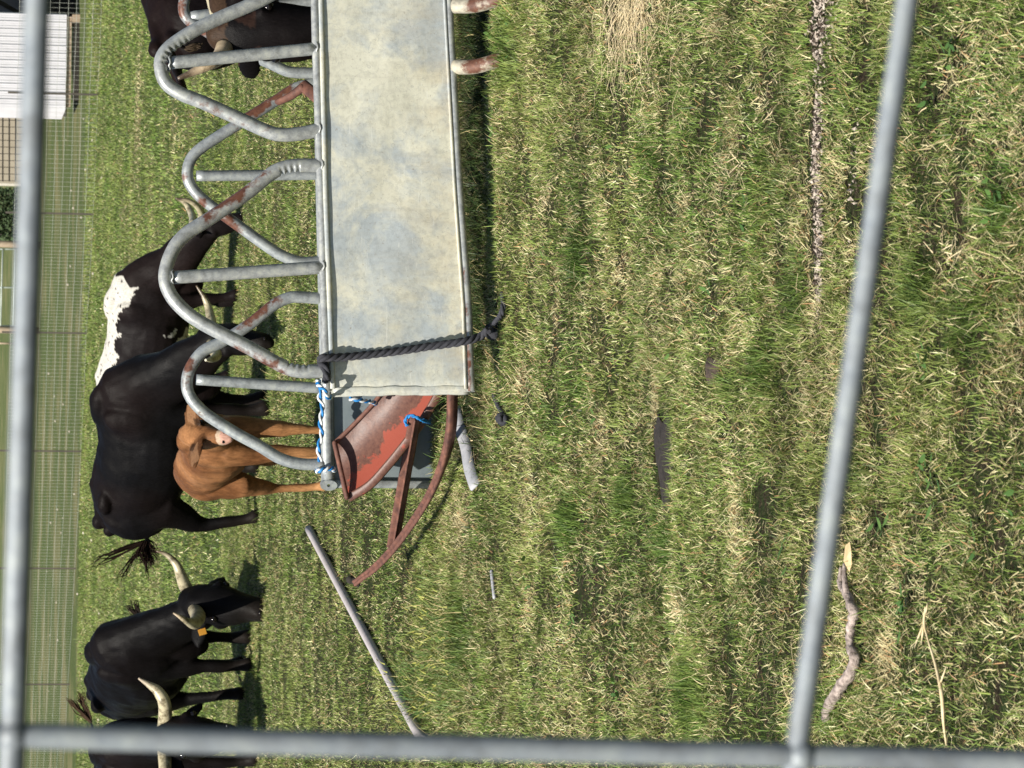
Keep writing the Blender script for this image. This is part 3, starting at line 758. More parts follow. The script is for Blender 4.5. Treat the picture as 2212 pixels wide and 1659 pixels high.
mb = MB(rg0); c = P(757, 1252, 16.65); mb.ball(c, (.022, .03, .022), 10); mb.loft([c, P(774, 1260, 16.6)], [.016, .022], [.012, .012], n=8); mb.build('end_lug', M['darkm'], ring)
# broken rusty corner poking over the rail at the world-right end
mb = MB(rg0*0+Vector((1.3, 15.3, 0))); cr = empty('rusty_angle', (1.3, 15.3, 0), 'short rusty steel angle end poking up behind the cream panel rail', 'scrap steel')
a = P(640, 205, 15.3); b = P(652, 182, 15.3); c = P(700, 222, 15.2)
mb.loft([P(600, 222, 15.4), P(630, 207, 15.35), P(652, 190, 15.3)], [.01, .016, .022], [.02, .02, .02], n=8)
mb.build('pipe_stub', M['rusty'], cr)
mb = MB((1.3, 15.3, 0)); mb.loft([b, c], [.028, .03], [.008, .008], up=(0, 1, 0), n=8); mb.build('flat_bar', M['rusty'], cr)

# ------------------------------------------------------------------ ropes
def rope(path, r, mats, strands=3, pitch=.09, name='rope', n=8, fuzz=0):
    pts = []
    L = 0; path = [Vector(p) for p in path]; Ls = [0]
    for p, q in zip(path, path[1:]): L += (q-p).length; Ls.append(L)
    N = max(12, int(L/(pitch/14))); res = []
    arr = np.array(path)
    for i in range(N+1):
        s = L*i/N; res.append(Vector([float(np.interp(s, Ls, arr[:, k])) for k in range(3)]))
    mb = MB(res[0]); l = None
    fr = []
    for i in range(N+1):
        t = (res[min(N, i+1)]-res[max(0, i-1)]).normalized()
        if l is None: l = t.cross(Vector((.1, 1, .2)))
        l = (l-t*l.dot(t)).normalized(); fr.append((l.copy(), l.cross(t)))
    for k in range(strands):
        q = []
        for i in range(N+1):
            a = 2*PI*(L*i/N)/pitch+2*PI*k/strands
            q.append(res[i]+(fr[i][0]*math.cos(a)+fr[i][1]*math.sin(a))*r*.52)
        mb.tube(q, r*.56, n, mi=k % len(mats))
    if fuzz:
        r2 = random.Random(4)
        for i in range(int(fuzz*L)):
            j = r2.randrange(N); d = Vector((r2.uniform(-1, 1), r2.uniform(-1, 1), r2.uniform(-1, 1))).normalized()
            p = res[j]+d*r*.9; mb.tube([p, p+d*r*.9+Vector((0, 0, -.003))], .0006, 3, mi=0)
    o = mb.build(name, mats); o.location = res[0]; return o
y0 = 13.80
rp_ = smooth([P(694, 800, y0+.0), P(694, 778, y0+.01), P(700, 773, y0-.03), P(760, 770, y0-.007), P(850, 760, y0-.005), P(930, 748, y0-.007), P(1000, 738, y0-.032), P(1040, 725, y0-.02), P(1056, 712, 13.72)], 6)
tag(rope(rp_, .0165, [M['rope_dark']], name='rope', pitch=.10), 'thick charcoal twisted rope tied over the cream feeder sheet', 'rope', 'ropes tied on and lying round the feeder')
rp2 = smooth([P(697, 782, y0+.0), P(703, 795, y0-.03), P(706, 815, y0-.03), P(703, 826, y0+.02)], 6)
tag(rope(rp2, .0165, [M['rope_dark']], name='rope_loop', pitch=.10), 'short charcoal rope loop knotted on the feeder top rail', 'rope', 'ropes tied on and lying round the feeder')
def knot(c, R, r, mat, seed):
    mb = MB(c); r1 = random.Random(seed)
    for k in range(4):
        ax = Vector((r1.uniform(-1, 1), r1.uniform(-1, 1), r1.uniform(-1, 1))).normalized(); u = ax.orthogonal().normalized(); v = ax.cross(u)
        pts = [c+(u*math.cos(a)*R+v*math.sin(a)*R*.8)+ax*.008*math.sin(2*a) for a in np.linspace(0, 5.6, 22)]
        mb.tube(pts, r, 8)
    o = mb.build('rope_knot', mat); o.location = c; return o
g = G(1062, 716, .035)
tag(knot(g, .026, .013, M['rope_dark'], 3), 'dark frayed rope knot on the grass below the cream feeder sheet', 'rope', 'ropes tied on and lying round the feeder')
g = G(1085, 905, .03); tag(knot(g, .020, .010, M['rope_dark'], 8), 'small dark curled rope end lying in the grass', 'rope', 'ropes tied on and lying round the feeder')
q = smooth([G(1068, 700, .03), G(1082, 680, .03), G(1088, 655, .02), G(1086, 635, .0)], 5)
tag(rope(q, .012, [M['rope_dark']], name='rope_tail', pitch=.09), 'frayed charcoal rope tail running from the ground knot into grass', 'rope', 'ropes tied on and lying round the feeder')
q = smooth([G(1064, 835, .0), G(1070, 862, .012), G(1083, 890, .015)], 5)
tag(rope(q, .010, [M['rope_dark']], name='rope_tail', pitch=.09), 'half buried charcoal rope leading to the curled rope end', 'rope', 'ropes tied on and lying round the feeder')
BL = [M['rope_blue'], M['rope_white'], M['rope_blue'], M['rope_white']]
yb = 15.70
q = smooth([P(688, 822, yb), P(694, 842, yb), P(690, 858, yb), P(697, 880, yb), P(692, 910, yb), P(695, 940, yb), P(688, 965, yb), P(690, 985, yb), P(692, 997, yb)], 8)
tag(rope(q, .0115, [M['rope_blue'], M['rope_white']], 2, .085, 'rope', fuzz=60), 'blue and white rope stretched along the top of the rear rail', 'rope', 'ropes tied on and lying round the feeder')
q = smooth([P(690, 1014, yb+.08), P(686, 1018, yb), P(700, 1014, yb-.02), P(718, 1012, yb-.0), P(722, 1016, yb+.06)], 8)
tag(rope(q, .0115, [M['rope_blue'], M['rope_white']], 2, .05, 'rope_tie', fuzz=90), 'blue and white rope tie wrapped round the rear rail end', 'rope', 'ropes tied on and lying round the feeder')
q = smooth([P(686, 824, 13.8), P(690, 835, 13.74), P(700, 842, 13.72), P(708, 857, 13.74), P(715, 858, 13.80)], 8)
tag(rope(q, .010, [M['rope_blue'], M['rope_white']], 2, .06, 'rope_tie', fuzz=90), 'blue and white rope tie on the cream panel corner', 'rope', 'ropes tied on and lying round the feeder')
q = smooth([P(755, 861, 15.35), P(775, 864, 15.35), P(790, 866, 15.38), P(804, 868, 15.42), P(812, 872, 15.5)], 8)
tag(rope(q, .010, [M['rope_blue'], M['rope_white']], 2, .06, 'rope', fuzz=40), 'blue and white rope strand beside the red skirt top', 'rope', 'ropes tied on and lying round the feeder')
q = smooth([P(880, 920, 15.32), P(876, 908, 15.30), P(886, 898, 15.28), P(902, 902, 15.26), P(914, 908, 15.3), P(928, 912, 15.4)], 8)
tag(rope(q, .0085, [M['rope_blue']], 2, .05, 'rope_tie', fuzz=90), 'bright blue twine tying the spoke bar to the red skirt', 'rope', 'ropes tied on and lying round the feeder')

# ------------------------------------------------------------------ ground clutter
a = G(667, 1143, .03); b = G(912, 1600, .03)
mb = MB(b); L = (a-b)
mb.tube([b+L*(i/24)+Vector((0, 0, .0)) for i in range(25)], .0245, 16)
o = mb.build('pipe', M['pvc']); o.location = b; tag(o, 'long straight grey pipe lying on the pasture left of the feeder', 'pipe')
mb = MB(G(1000, 960, .05)); a = G(985, 885, .045); b = G(1026, 1050, .03)
pts = [a.lerp(b, i/10)+Vector((0, 0, .004*math.sin(i))) for i in range(11)]
mb.loft(pts, [.040]*11, [.007]*11, up=(0, -.8, .5), n=4, twist=PI/4)
o = mb.build('plank', M['plank']); o.location = G(1000, 960, .05); tag(o, 'pale grey plank half hidden in grass below the ring', 'plank')
mb = MB(G(1065, 1265, .02)); a = G(1062, 1235, .008); b = G(1068, 1290, .008)
mb.loft([a.lerp(b, i/6) for i in range(7)], [.012]*7, [.008]*7, n=8); o = mb.build('plank_scrap', M['plank']); o.location = G(1065, 1265, .02)
tag(o, 'small grey plank sliver sunk in the grass', 'plank')
def stick():
    px = [(1818, 1225), (1815, 1262), (1833, 1290), (1845, 1325), (1836, 1362), (1838, 1395), (1846, 1420), (1836, 1455), (1812, 1490), (1790, 1528), (1780, 1555)]
    rr = [.004, .008, .012, .014, .010, .011, .015, .014, .015, .014, .010]
    pts = smooth([G(a, b, .03) for a, b in px], 6); n = len(pts); r = lerpl(rr, n)
    r = [k*(1+.25*noise.noise(Vector((i*.5, 0, 0)))) for i, k in enumerate(r)]
    pts = [p+Vector((0, 0, .006*noise.noise(Vector((i*.3, 5, 0))))) for i, p in enumerate(pts)]
    c = pts[n//2]; root = empty('fallen_branch', c, 'crooked grey bark branch lying on the grass near the gate upright', 'branch')
    mb = MB(c); mb.tube(pts, r, 14)
    for i, v in enumerate(mb.v):
        q = Vector(v); f = 1; d = noise.noise(q*90)*.0035; mb.v[i] = tuple(q+Vector((d, d, d)))
    mb.build('limb', M['bark'], root)
    mb = MB(c); q = smooth([G(1833, 1290, .03), G(1826, 1262, .034), G(1824, 1215, .03)], 5); mb.tube(q, lerpl([.010, .008, .004], len(q)), 8); mb.build('side_twig', M['bark'], root)
stick()
def stalk():
    c = G(2010, 1450, .03); root = empty('dry_stalk', c, 'long pale dry stalk with a root tuft, lying in the near grass', 'stalk')
    q = smooth([G(2044, 1610, .02), G(2038, 1560, .03), G(2034, 1500, .035), G(2022, 1440, .03), G(2004, 1380, .03), G(1996, 1345, .03), G(1999, 1310, .03)], 6)
    mb = MB(c); mb.tube(q, lerpl([.0018, .0035, .005, .0035, .002, .0035, .002], len(q)), 6); mb.build('stem', M['straw'], root)
    for a, b in (((1996, 1345), (1975, 1400)), ((1996, 1345), (1990, 1392)), ((2000, 1325), (2004, 1300)), ((2030, 1480), (2044, 1440)), ((2034, 1500), (2026, 1455))):
        mb = MB(c); mb.tube([G(*a, .03), G((a[0]+b[0])/2, (a[1]+b[1])/2, .035), G(*b, .03)], [.003, .0025, .001], 5); mb.build('side_shoot', M['straw'], root)
stalk()
mb = MB(G(1835, 1205, .03)); c = G(1835, 1205, .03)
ids = [mb.vert(c+Vector((x, y, z))) for x, y, z in ((-.035, 0, 0), (-.01, .035, .006), (.03, .025, .004), (.04, 0, 0), (.02, -.03, .004), (-.015, -.03, .002))]
cc = mb.vert(c+Vector((0, 0, .008)))
for i in range(6): mb.face([cc, ids[i], ids[(i+1) % 6]])
o = mb.build('fallen_leaf', M['leafdry']); o.location = c; tag(o, 'single tan dry leaf beside the fallen branch', 'leaf')
# white flecks in the far turf
mb = MB(); r1 = random.Random(3)
for i in range(60):
    y = r1.uniform(52, 85); x = r1.uniform(-1, 1)*.113*y; s = r1.uniform(.010, .032)
    mb.ball((x, y, g1(x, y)+s*.4), (s, s, s*.8), 6)
o = mb.build('pale_stones', M['stone']); o['kind'] = 'stuff'; stuff(o, 'pale flecks of stone scattered in the turf behind the wire fence', 'stones')

# ------------------------------------------------------------------ wire fence
FB = [G(215, 205), G(205, 463), G(190, 720), G(178, 975), G(165, 1228), G(150, 1478)]
d = (FB[1]-FB[0]); e = (FB[-1]-FB[-2])
FB = [FB[0]-d*2, FB[0]-d]+FB+[FB[-1]+e, FB[-1]+e*2]
fence = empty('wire_fence', FB[4], 'long woven wire fence on thin steel posts crossing behind the cattle', 'fence')
fb = fence.location
mb = MB(fb); Hh = [.03, .16, .29, .42, .55, .69, .84, 1.0, 1.16, 1.32]
for a, b in zip(FB, FB[1:]):
    for h in Hh:
        mb.tube([a+Vector((0, 0, h)), (a+b)/2+Vector((0, 0, h-.008)), b+Vector((0, 0, h))], .0026, 4, cap=False)
    nseg = int((b-a).length/.085)
    for i in range(nseg):
        p = a.lerp(b, i/nseg); mb.tube([p+Vector((0, 0, .03)), p+Vector((0, 0, 1.32))], .0024, 3, cap=False)
mb.build('wire_mesh', M['wire'], fence)
for p in FB:
    mb = MB(fb); mb.hexa(p+Vector((0, -.02, .72)), (.016, 0, 0), (0, .004, 0), (0, 0, .75)); mb.hexa(p+Vector((0, -.007, .72)), (.004, 0, 0), (0, .012, 0), (0, 0, .75))
    mb.build('post', M['post'], fence)

# ------------------------------------------------------------------ white shed and the yard behind
def shed():
    D = 66.0; a = P(152, 234, D); b = P(152, 32, D-0); xl, xr = a.x, b.x; base = 0.0
    root = empty('metal_shed', ((xl+xr)/2, D, 0), 'small white ribbed metal shed on timber skids beyond the fence', 'shed')
    o = root.location; zb = P(143, 130, D).z; ht = 2.6; dep = 2.6
    def corr(name, p0, p1, nrm):
        mb = MB(o); L = (p1-p0).length; dirv = (p1-p0)/L; pitch = .138; n = int(L/pitch)
        pr = []
        for i in range(n):
            s = i*L/n
            for ds, h in ((0, 0), (.20, 0), (.24, .012), (.36, .012), (.40, 0), (.56, 0), (.60, .007), (.68, .007), (.72, 0), (.82, 0), (.88, .028), (.96, .028)):
                pr.append((s+ds*L/n, h))
        pr.append((L, 0)); prev = None
        for s, h in pr:
            x = p0+dirv*s+nrm*h
            v = (mb.vert(Vector((x.x, x.y, zb))), mb.vert(Vector((x.x, x.y, zb+ht))))
            if prev: mb.face([prev[0], v[0], v[1], prev[1]])
            prev = v
        mb.build(name, M['white_metal'], root)
    A = Vector((xl, D, 0)); B = Vector((xr, D, 0)); C = Vector((xr, D+dep, 0)); E = Vector((xl, D+dep, 0))
    corr('wall', A, B, Vector((0, -1, 0))); corr('wall', B, C, Vector((1, 0, 0))); corr('wall', E, A, Vector((-1, 0, 0))); corr('wall', C, E, Vector((0, 1, 0)))
    mb = MB(o); mb.hexa(((xl+xr)/2, D+dep/2, zb+ht+.03), ((xr-xl)/2+.1, 0, 0), (0, dep/2+.1, 0), (0, 0, .03)); mb.build('roof', M['white_metal'], root)
    for yy in (D+.08, D+dep-.08): mb = MB(o); mb.hexa(((xl+xr)/2, yy, zb-.045), ((xr-xl)/2-.03, 0, 0), (0, .045, 0), (0, 0, .05)); mb.build('floor_joist', M['timber'], root)
    mb = MB(o); mb.hexa((xr-.07, D+.3, .06), (.07, 0, 0), (0, .4, 0), (0, 0, .075)); mb.build('skid_block', M['timber'], root); mb = MB(o); mb.hexa((xl+.3, D+.6, .04), (.07, 0, 0), (0, .3, 0), (0, 0, .05)); mb.build('skid_block', M['timber'], root)
    mb = MB(o); mb.hexa(((xl+xr)/2, D+.02, .04), ((xr-xl)/2-.15, 0, 0), (0, .01, 0), (0, 0, .06)); mb.build('skirt_board', M['darkm'], root)
shed()
def barn():
    D = 69.0; xl = P(100, 33, D).x; root = empty('open_barn', (xl+2, D, 0), 'dark grey open sided barn bay at the right of the white shed', 'barn'); o = root.location
    mb = MB(o); mb.hexa((xl+2.5, D+3.0, 1.6), (2.5, 0, 0), (0, .06, 0), (0, 0, 1.6)); mb.build('back_wall', M['grey_wall'], root)
    mb = MB(o); mb.hexa((xl+2.5, D, .30), (2.5, 0, 0), (0, .05, 0), (0, 0, .32)); mb.build('kick_board', M['darkm'], root)
    mb = MB(o); mb.hexa((xl+.08, D+1.5, 1.6), (.06, 0, 0), (0, 1.4, 0), (0, 0, 1.6)); mb.build('side_wall', M['grey_wall'], root)
    mb = MB(o); mb.hexa((xl+2.5, D+1.5, 3.25), (2.6, 0, 0), (0, 1.7, 0), (0, 0, .05)); mb.build('roof', M['grey_wall'], root)
    mb = MB(o); a = P(60, 40, D-.1); b = P(0, 5, D-.1); mb.tube([a, b, b+(b-a)], .05, 6); mb.build('brace', M['darkm'], root)
barn()
def yard():
    # tan wall
    D = 100.; xl = P(45, 388, D).x; xr = P(45, 225, D).x
    root = empty('tan_wall', ((xl+xr)/2, D+2, 0), 'low tan block wall of an outbuilding left of the white shed', 'wall'); o = root.location
    mb = MB(o); mb.hexa(((xl+xr)/2+.8, D+2, 1.5), ((xr-xl)/2+.8, 0, 0), (0, .12, 0), (0, 0, 1.5)); mb.build('wall_face', M['tan'], root)
    root2 = empty('stock_panel', ((xl+xr)/2, D-2, 0), 'dark wire stock panel standing before the tan wall', 'panel'); o2 = root2.location
    mb = MB(o2)
    for x_ in (6, 20, 34, 58, -20, -40):
        mb.tube([P(x_, 392, D-2), P(x_, 225, D-2)], .022, 5)
    mb.build('rail', M['darkm'], root2); mb = MB(o2)
    for k in range(12):
        y_ = 232+k*14.5; p = P(66, y_, D-2); mb.tube([p, p+Vector((0, 0, 1.5))], .009, 4)
    mb.build('upright_wire', M['darkm'], root2)
    g = G(47, 397); po = empty('fence_post', g, 'pale square timber post between the stock panel and dark hedge', 'post')
    mb = MB(g); mb.hexa(g+Vector((0, 0, 1)), (.09, 0, 0), (0, .09, 0), (0, 0, 1.0)); mb.build('post', simple('pale_post', (.55, .5, .42), (.7, .65, .56), 6), po)
    mb = MB(g); mb.hexa(g+Vector((0, 0, 2.02)), (.11, 0, 0), (0, .11, 0), (0, 0, .02)); mb.build('cap', M['timber'], po)
    # dark hedge
    rg = np.random.default_rng(2); g = G(38, 465); mb = MB(g)
    for i in range(5200):
        p = Vector((g.x+rg.uniform(-1.0, 1.05), g.y+rg.uniform(-.6, .8), 0)); p.z = max(.03, rg.uniform(0, 2.2)-.15*abs(rg.normal()))
        d = Vector(rg.normal(size=3)).normalized(); s = d.orthogonal().normalized(); s = s*.04; d = d*.07
        mb.quad(p-s, p-d, p+s, p+d)
    hd = empty('hedge', g, 'dark evergreen hedge clump beyond the fence', 'hedge'); mb.build('foliage', M['hedge'], hd)
    mb = MB(g)
    for i in range(6): mb.tube([g+Vector((-.8+i*.32, 0, 0)), g+Vector((-.8+i*.32+.1, .1, 1.5))], [.04, .02], 6)
    mb.build('trunk', M['bark'], hd)
    # green pipe gate
    D = 96.; a0, b0 = 538, 704
    gt = empty('pipe_gate', (P(60, 620, D).x, D, 0), 'pale green pipe gate between two weathered timber posts', 'gate'); o = gt.location
    mb = MB(o)
    for x_ in (62, 33, 5, -22, -48): mb.tube([P(x_+1, a0, D), P(x_-4, b0, D)], .026, 6)
    mb.build('rail', M['greenpipe'], gt); mb = MB(o)
    for y_ in (a0, (a0+b0)/2, b0): mb = MB(o); mb.tube([P(66, y_, D+.03), P(-50, y_, D+.03)], .022, 6); mb.build('stile', M['greenpipe'], gt)
    for k, y_ in enumerate((529, 714)):
        p = P(60, y_, D); p.z = 0
        po = empty('gate_post', p, ['weathered timber gate post next to the hedge', 'weathered timber gate post at the outer end of the green gate'][k], 'post', 'weathered gate posts')
        mb = MB(p); mb.tube([p, p+Vector((.01, 0, 1.0)), p+Vector((.02, 0, 1.95))], [.10, .095, .09], 12); mb.build('shaft', M['timber'], po)
        mb = MB(p); mb.tube([p+Vector((0, -.10, 1.2)), p+Vector((0, -.13, 1.2))], .03, 8); mb.build('hinge', M['post'], po)
    p = G(33, 742); pk = empty('marker_post', p, 'short pale wooden peg standing in grass left of the green gate', 'post')
    mb = MB(p); mb.tube([p, p+Vector((0, 0, .8))], .035, 8); mb.build('peg', M['timber'], pk)
    # rock by the stock panel
    p = G(72, 372); mb = MB(p); mb.ball(p+Vector((0, 0, .12)), (.35, .28, .22), 14)
    for i, v in enumerate(mb.v): q = Vector(v); mb.v[i] = tuple(q*(1+.25*noise.noise(q*6)))
    o = mb.build('rock', M['stone']); o.location = p; tag(o, 'rounded pale rock at the foot of the stock panel', 'rock')
yard()

# ------------------------------------------------------------------ gate in front of the camera
def near_gate():
    D = 1.85
    root = empty('steel_gate', (0, D, 0), 'blurred galvanised steel gate close to the camera, framing the view', 'gate'); o = root.location
    def bar(name, a, b, r, ext0=.6, ext1=.6):
        A = P(*a, D); B = P(*b, D); d = B-A; A2 = A-d*ext0; B2 = B+d*ext1
        mb = MB(o); mb.tube([A2.lerp(B2, i/8) for i in range(9)], r, 20); ob = mb.build(name, M['gate'], root); setrust(ob, []); return ob
    bar('rail', (80, 0), (27, 1590), .0070); bar('rail', (1960, 0), (1726, 1590), .0064)
    bar('rail', (83-1760, 0), (32-1640, 1590), .0078); bar('rail', (1957+1780, 0), (1742+1700, 1590), .0066)
    bar('stile', (0, 1588), (2212, 1645), .0070, .75, .75)
    bar('stile', (20, 1586-2600), (2212, 1640-2600), .0084, .75, .75); bar('stile', (20, 1586+2600), (2212, 1640+2600), .0084, .75, .75)
    for a, b in ((28, 1588), (1729, 1632)):
        mb = MB(o); mb.ball(P(a, b, D), (.0098, .0098, .009), 14); ob = mb.build('weld', M['gate'], root); setrust(ob, [])
near_gate()

# ------------------------------------------------------------------ cattle
DG = bpy.context.evaluated_depsgraph_get
BLK = (.0042, .0039, .0041)
def animal(name, label, root, psi, s, poll, muz, face, colf, slope=0.0, horns=(), tail=None, legs=None, body=None, neckk=1.0, headk=1.0,
           eyes=True, ears=True, earlen=.13, eark=1.0, lw=1.0, vox=.0135, muzzlecol=None, cat='cow', group=None, hindshift=0.0, legk=1.0, earpts=None, tuft=0, hump=0):
    """One continuous body grown from lofted sections, remeshed; horns, eyes, tail tuft are children."""
    rt = empty(name, root, label, cat, group or ('longhorn cows grazing in the pasture' if cat == 'cow' else None), psi)
    Rz = Matrix.Rotation(psi, 3, 'Z'); Ri = Rz.transposed(); root = Vector(root)
    def Lc(wp): return Ri @ (Vector(wp)-root)
    mb = MB()
    secs = body or [(-.84, 1.10, .07, .06), (-.80, 1.07, .15, .13), (-.70, 1.01, .245, .22), (-.52, .96, .32, .265), (-.28, .90, .365, .30), (0, .845, .395, .325),
                    (.25, .845, .40, .30), (.45, .865, .385, .26), (.60, .88, .345, .22), (.72, .88, .26, .17), (.79, .87, .17, .11)]
    pts = smooth([Vector((a*s, 0, b*s)) for a, b, c, d in secs], 3); n = len(pts)
    mb.loft(pts, [k*s for k in lerpl([q[3] for q in secs], n)], [k*s for k in lerpl([q[2] for q in secs], n)], up=(0, 0, 1), n=28)
    # pin bones, spine ridge, shoulders, haunches
    for sy in (-1, 1):
        if body: mb.ball((-.62*s, sy*.13*s, .98*s), (.18*s, .10*s, .20*s), 16); mb.ball((.42*s, sy*.13*s, 1.0*s), (.13*s, .09*s, .22*s), 16); continue
        mb.ball((-.42*s, sy*.19*s, 1.175*s), (.11*s, .075*s, .065*s), 12)
        mb.ball((-.80*s, 0, 1.20*s), (.07*s, .05*s, .055*s), 12)
        mb.ball((-.80*s, sy*.09*s, 1.12*s), (.06*s, .045*s, .05*s), 12)
        mb.ball((-.62*s, sy*.14*s, .93*s), (.20*s, .12*s, .26*s), 16)
        mb.ball((.42*s, sy*.16*s, .95*s), (.15*s, .11*s, .27*s), 16)
        mb.ball((.10*s, sy*.19*s, .80*s), (.32*s, .15*s, .25*s), 16)
    if not body: mb.ball((.62*s, 0, .63*s), (.17*s, .12*s, .29*s), 18); mb.ball((.30*s, 0, .66*s), (.28*s, .17*s, .20*s), 18)
    mb.ball((.42*s, 0, (1.235+hump)*s), (.20*s, .09*s, .08*s), 14)
    mb.loft([Vector((-.78*s, 0, 1.18*s)), Vector((-.4*s, 0, 1.245*s)), Vector((0, 0, 1.20*s)), Vector((.4*s, 0, 1.235*s))], .05*s, .04*s, n=10)
    # legs
    hx = -.58
    leglist = []
    for sy in (-1, 1):
        sh = (legs or {}).get('h%d' % sy, 0.0); sf = (legs or {}).get('f%d' % sy, 0.0)
        y = sy*.145*lw
        hl = [(hx, y, .95), (-.50+sh*.3, y+sy*.02, .70), (-.66+sh*.7, y, .455), (-.665+sh*.85, y, .38), (-.62+sh, y, .16), (-.60+sh, y, .075), (-.575+sh, y, .02)]
        mb.loft([Vector(q)*s for q in hl], [k*s*legk for k in (.14, .12, .058, .050, .042, .048, .056)], [k*s*legk for k in (.22, .175, .078, .060, .046, .052, .066)], up=(1, 0, 0), n=14)
        y = sy*.14*lw
        fl_ = [(.44, y, .90), (.44+sf*.2, y, .66), (.455+sf*.6, y*.95, .42), (.46+sf*.7, y*.95, .36), (.45+sf, y*.95, .14), (.46+sf, y*.95, .075), (.475+sf, y*.95, .02)]
        mb.loft([Vector(q)*s for q in fl_], [k*s*legk for k in (.12, .10, .062, .054, .043, .047, .055)], [k*s*legk for k in (.18, .13, .068, .058, .046, .050, .062)], up=(1, 0, 0), n=14)
        mb.ball(Vector((.465+sf*.62, y*.95, .39))*s, (.055*s*legk, .05*s*legk, .065*s*legk), 10)
    for i_, v_ in enumerate(mb.v): mb.v[i_] = (v_[0], v_[1], v_[2]-slope*max(0, v_[0]+.5*s)*v_[2]/(1.2*s))
    # neck and head
    pl = Lc(poll); mz = Lc(muz); fc = Ri @ Vector(face).normalized()         # fc: direction the forehead faces
    ax = (mz-pl); hl_ = ax.length; ax.normalize()
    lat = ax.cross(fc).normalized(); fc = lat.cross(ax).normalized()
    hs = hl_/.50*headk
    nb = Vector((.50*s, 0, (.99-slope*.8)*s)); end = pl+ax*.10*hs-fc*.06*hs
    mid = nb.lerp(end, .5)+Vector((0, 0, -.02*s))
    npts = smooth([nb, nb.lerp(end, .25), mid, nb.lerp(end, .78), end], 4)
    k = neckk*s
    mb.loft(npts, lerpl([.20*k, .165*k, .135*k, .11*k, .10*k], len(npts)), lerpl([.29*k, .25*k, .205*k, .165*k, .13*k], len(npts)), up=fc*.5+Vector((0, 0, 1)), n=20)
    # dewlap / brisket
    if not body: mb.loft(smooth([Vector((.66*s, 0, .72*s)), nb.lerp(end, .30)+Vector((0, 0, -.24*s)), nb.lerp(end, .62)+Vector((0, 0, -.18*s))], 4), .035*s, lerpl([.10*s, .08*s, .04*s], 9), up=(1, 0, .3), n=10)
    hsec = [(-.01, .075, .06, .0), (.05, .105, .085, .0), (.13, .118, .105, -.01), (.21, .120, .118, -.012), (.30, .100, .112, -.014), (.38, .078, .095, -.010), (.45, .072, .078, -.004), (.495, .066, .060, 0), (.515, .05, .042, 0)]
    hp = smooth([pl+ax*a*hs+fc*d*hs for a, b, c, d in hsec], 3)
    mb.loft(hp, [q*hs for q in lerpl([h[1] for h in hsec], len(hp))], [q*hs for q in lerpl([h[2] for h in hsec], len(hp))], up=fc, n=22)
    for sy in (-1, 1):
        mb.ball(pl+ax*.185*hs+lat*sy*.096*hs+fc*.045*hs, .032*hs, 10)              # brow
        mb.ball(pl+ax*.47*hs+lat*sy*.040*hs+fc*.028*hs, .026*hs, 10)              # nostril pad
        mb.ball(pl+ax*.20*hs+lat*sy*.060*hs-fc*.075*hs, (.06*hs,)*3, 10)          # cheek
    earsegs = []
    if ears:
        for sy in (-1, 1):
            if earpts: tip = Lc(earpts[0 if sy < 0 else 1])
            else: tip = pl+ax*.10*hs+lat*sy*(.10+earlen)*hs-fc*.12*hs
            b0 = pl+ax*.085*hs+lat*sy*.085*hs-fc*.035*hs; dv = tip-b0
            earsegs.append((b0, tip)); e_ = [b0, b0+dv*.25, b0+dv*.55, b0+dv*.82, tip]
            mb.loft(e_, [.026*hs, .046*hs*eark, .055*hs*eark, .042*hs*eark, .014*hs], [.020*hs, .016*hs, .014*hs, .013*hs, .010*hs], up=fc, n=12)
    # tail root
    if tail:
        tp = [Lc(q) for q in tail['pts']]; tp = [Vector((-.80*s, 0, 1.15*s))]+tp
        tpts = smooth(tp, 5); mb.loft(tpts, lerpl([.040*s, .030*s, .022*s, .018*s], len(tpts)), up=(.1, .2, 1), n=10)
    me0 = mb.mesh('tmp'); ob = bpy.data.objects.new('tmp', me0); COL.objects.link(ob)
    md = ob.modifiers.new('r', 'REMESH'); md.mode = 'VOXEL'; md.voxel_size = vox*s; md.use_smooth_shade = True
    sm = ob.modifiers.new('s', 'SMOOTH'); sm.factor = .5; sm.iterations = 6
    dg = bpy.context.evaluated_depsgraph_get(); dg.update()
    me = bpy.data.meshes.new_from_object(ob.evaluated_get(dg)); me.name = 'body'
    bpy.data.objects.remove(ob)
    nv = len(me.vertices); co = np.empty(nv*3); me.vertices.foreach_get('co', co); co = co.reshape(-1, 3)
    hd = dict(pl=np.array(pl), ax=np.array(ax), lat=np.array(lat), fc=np.array(fc), hs=hs, ears=earsegs)
    # gentle muscle/skin relief
    nr = np.empty(nv*3); me.vertices.foreach_get('normal', nr); nr = nr.reshape(-1, 3)
    disp = np.array([noise.noise(Vector(c)*5.5/s)*.014+noise.noise(Vector(c)*Vector((18, 18, 7))/s if False else Vector((c[0]*16, c[1]*16, c[2]*7))/s)*.0045 for c in co])*s
    co = co+nr*disp[:, None]; me.vertices.foreach_set('co', co.reshape(-1))
    col = colf(co/s, hd, co); at = me.attributes.new('Col', 'FLOAT_COLOR', 'POINT')
    at.data.foreach_set('color', np.concatenate([col, np.ones((nv, 1))], 1).astype(np.float32).reshape(-1))
    me.polygons.foreach_set('use_smooth', [True]*len(me.polygons)); me.update()
    link('body', me, M['coat'], rt)
    if eyes:
        for sy in (-1, 1):
            mb = MB(); mb.ball(pl+ax*.215*hs+lat*sy*.110*hs+fc*.030*hs, .022*hs, 12); mb.build('eye', M['eye'], rt)
            mb = MB(); mb.ball(pl+ax*.492*hs+lat*sy*.040*hs+fc*.040*hs, (.018*hs, .015*hs, .012*hs), 8); mb.build('nostril', M['eye'], rt)
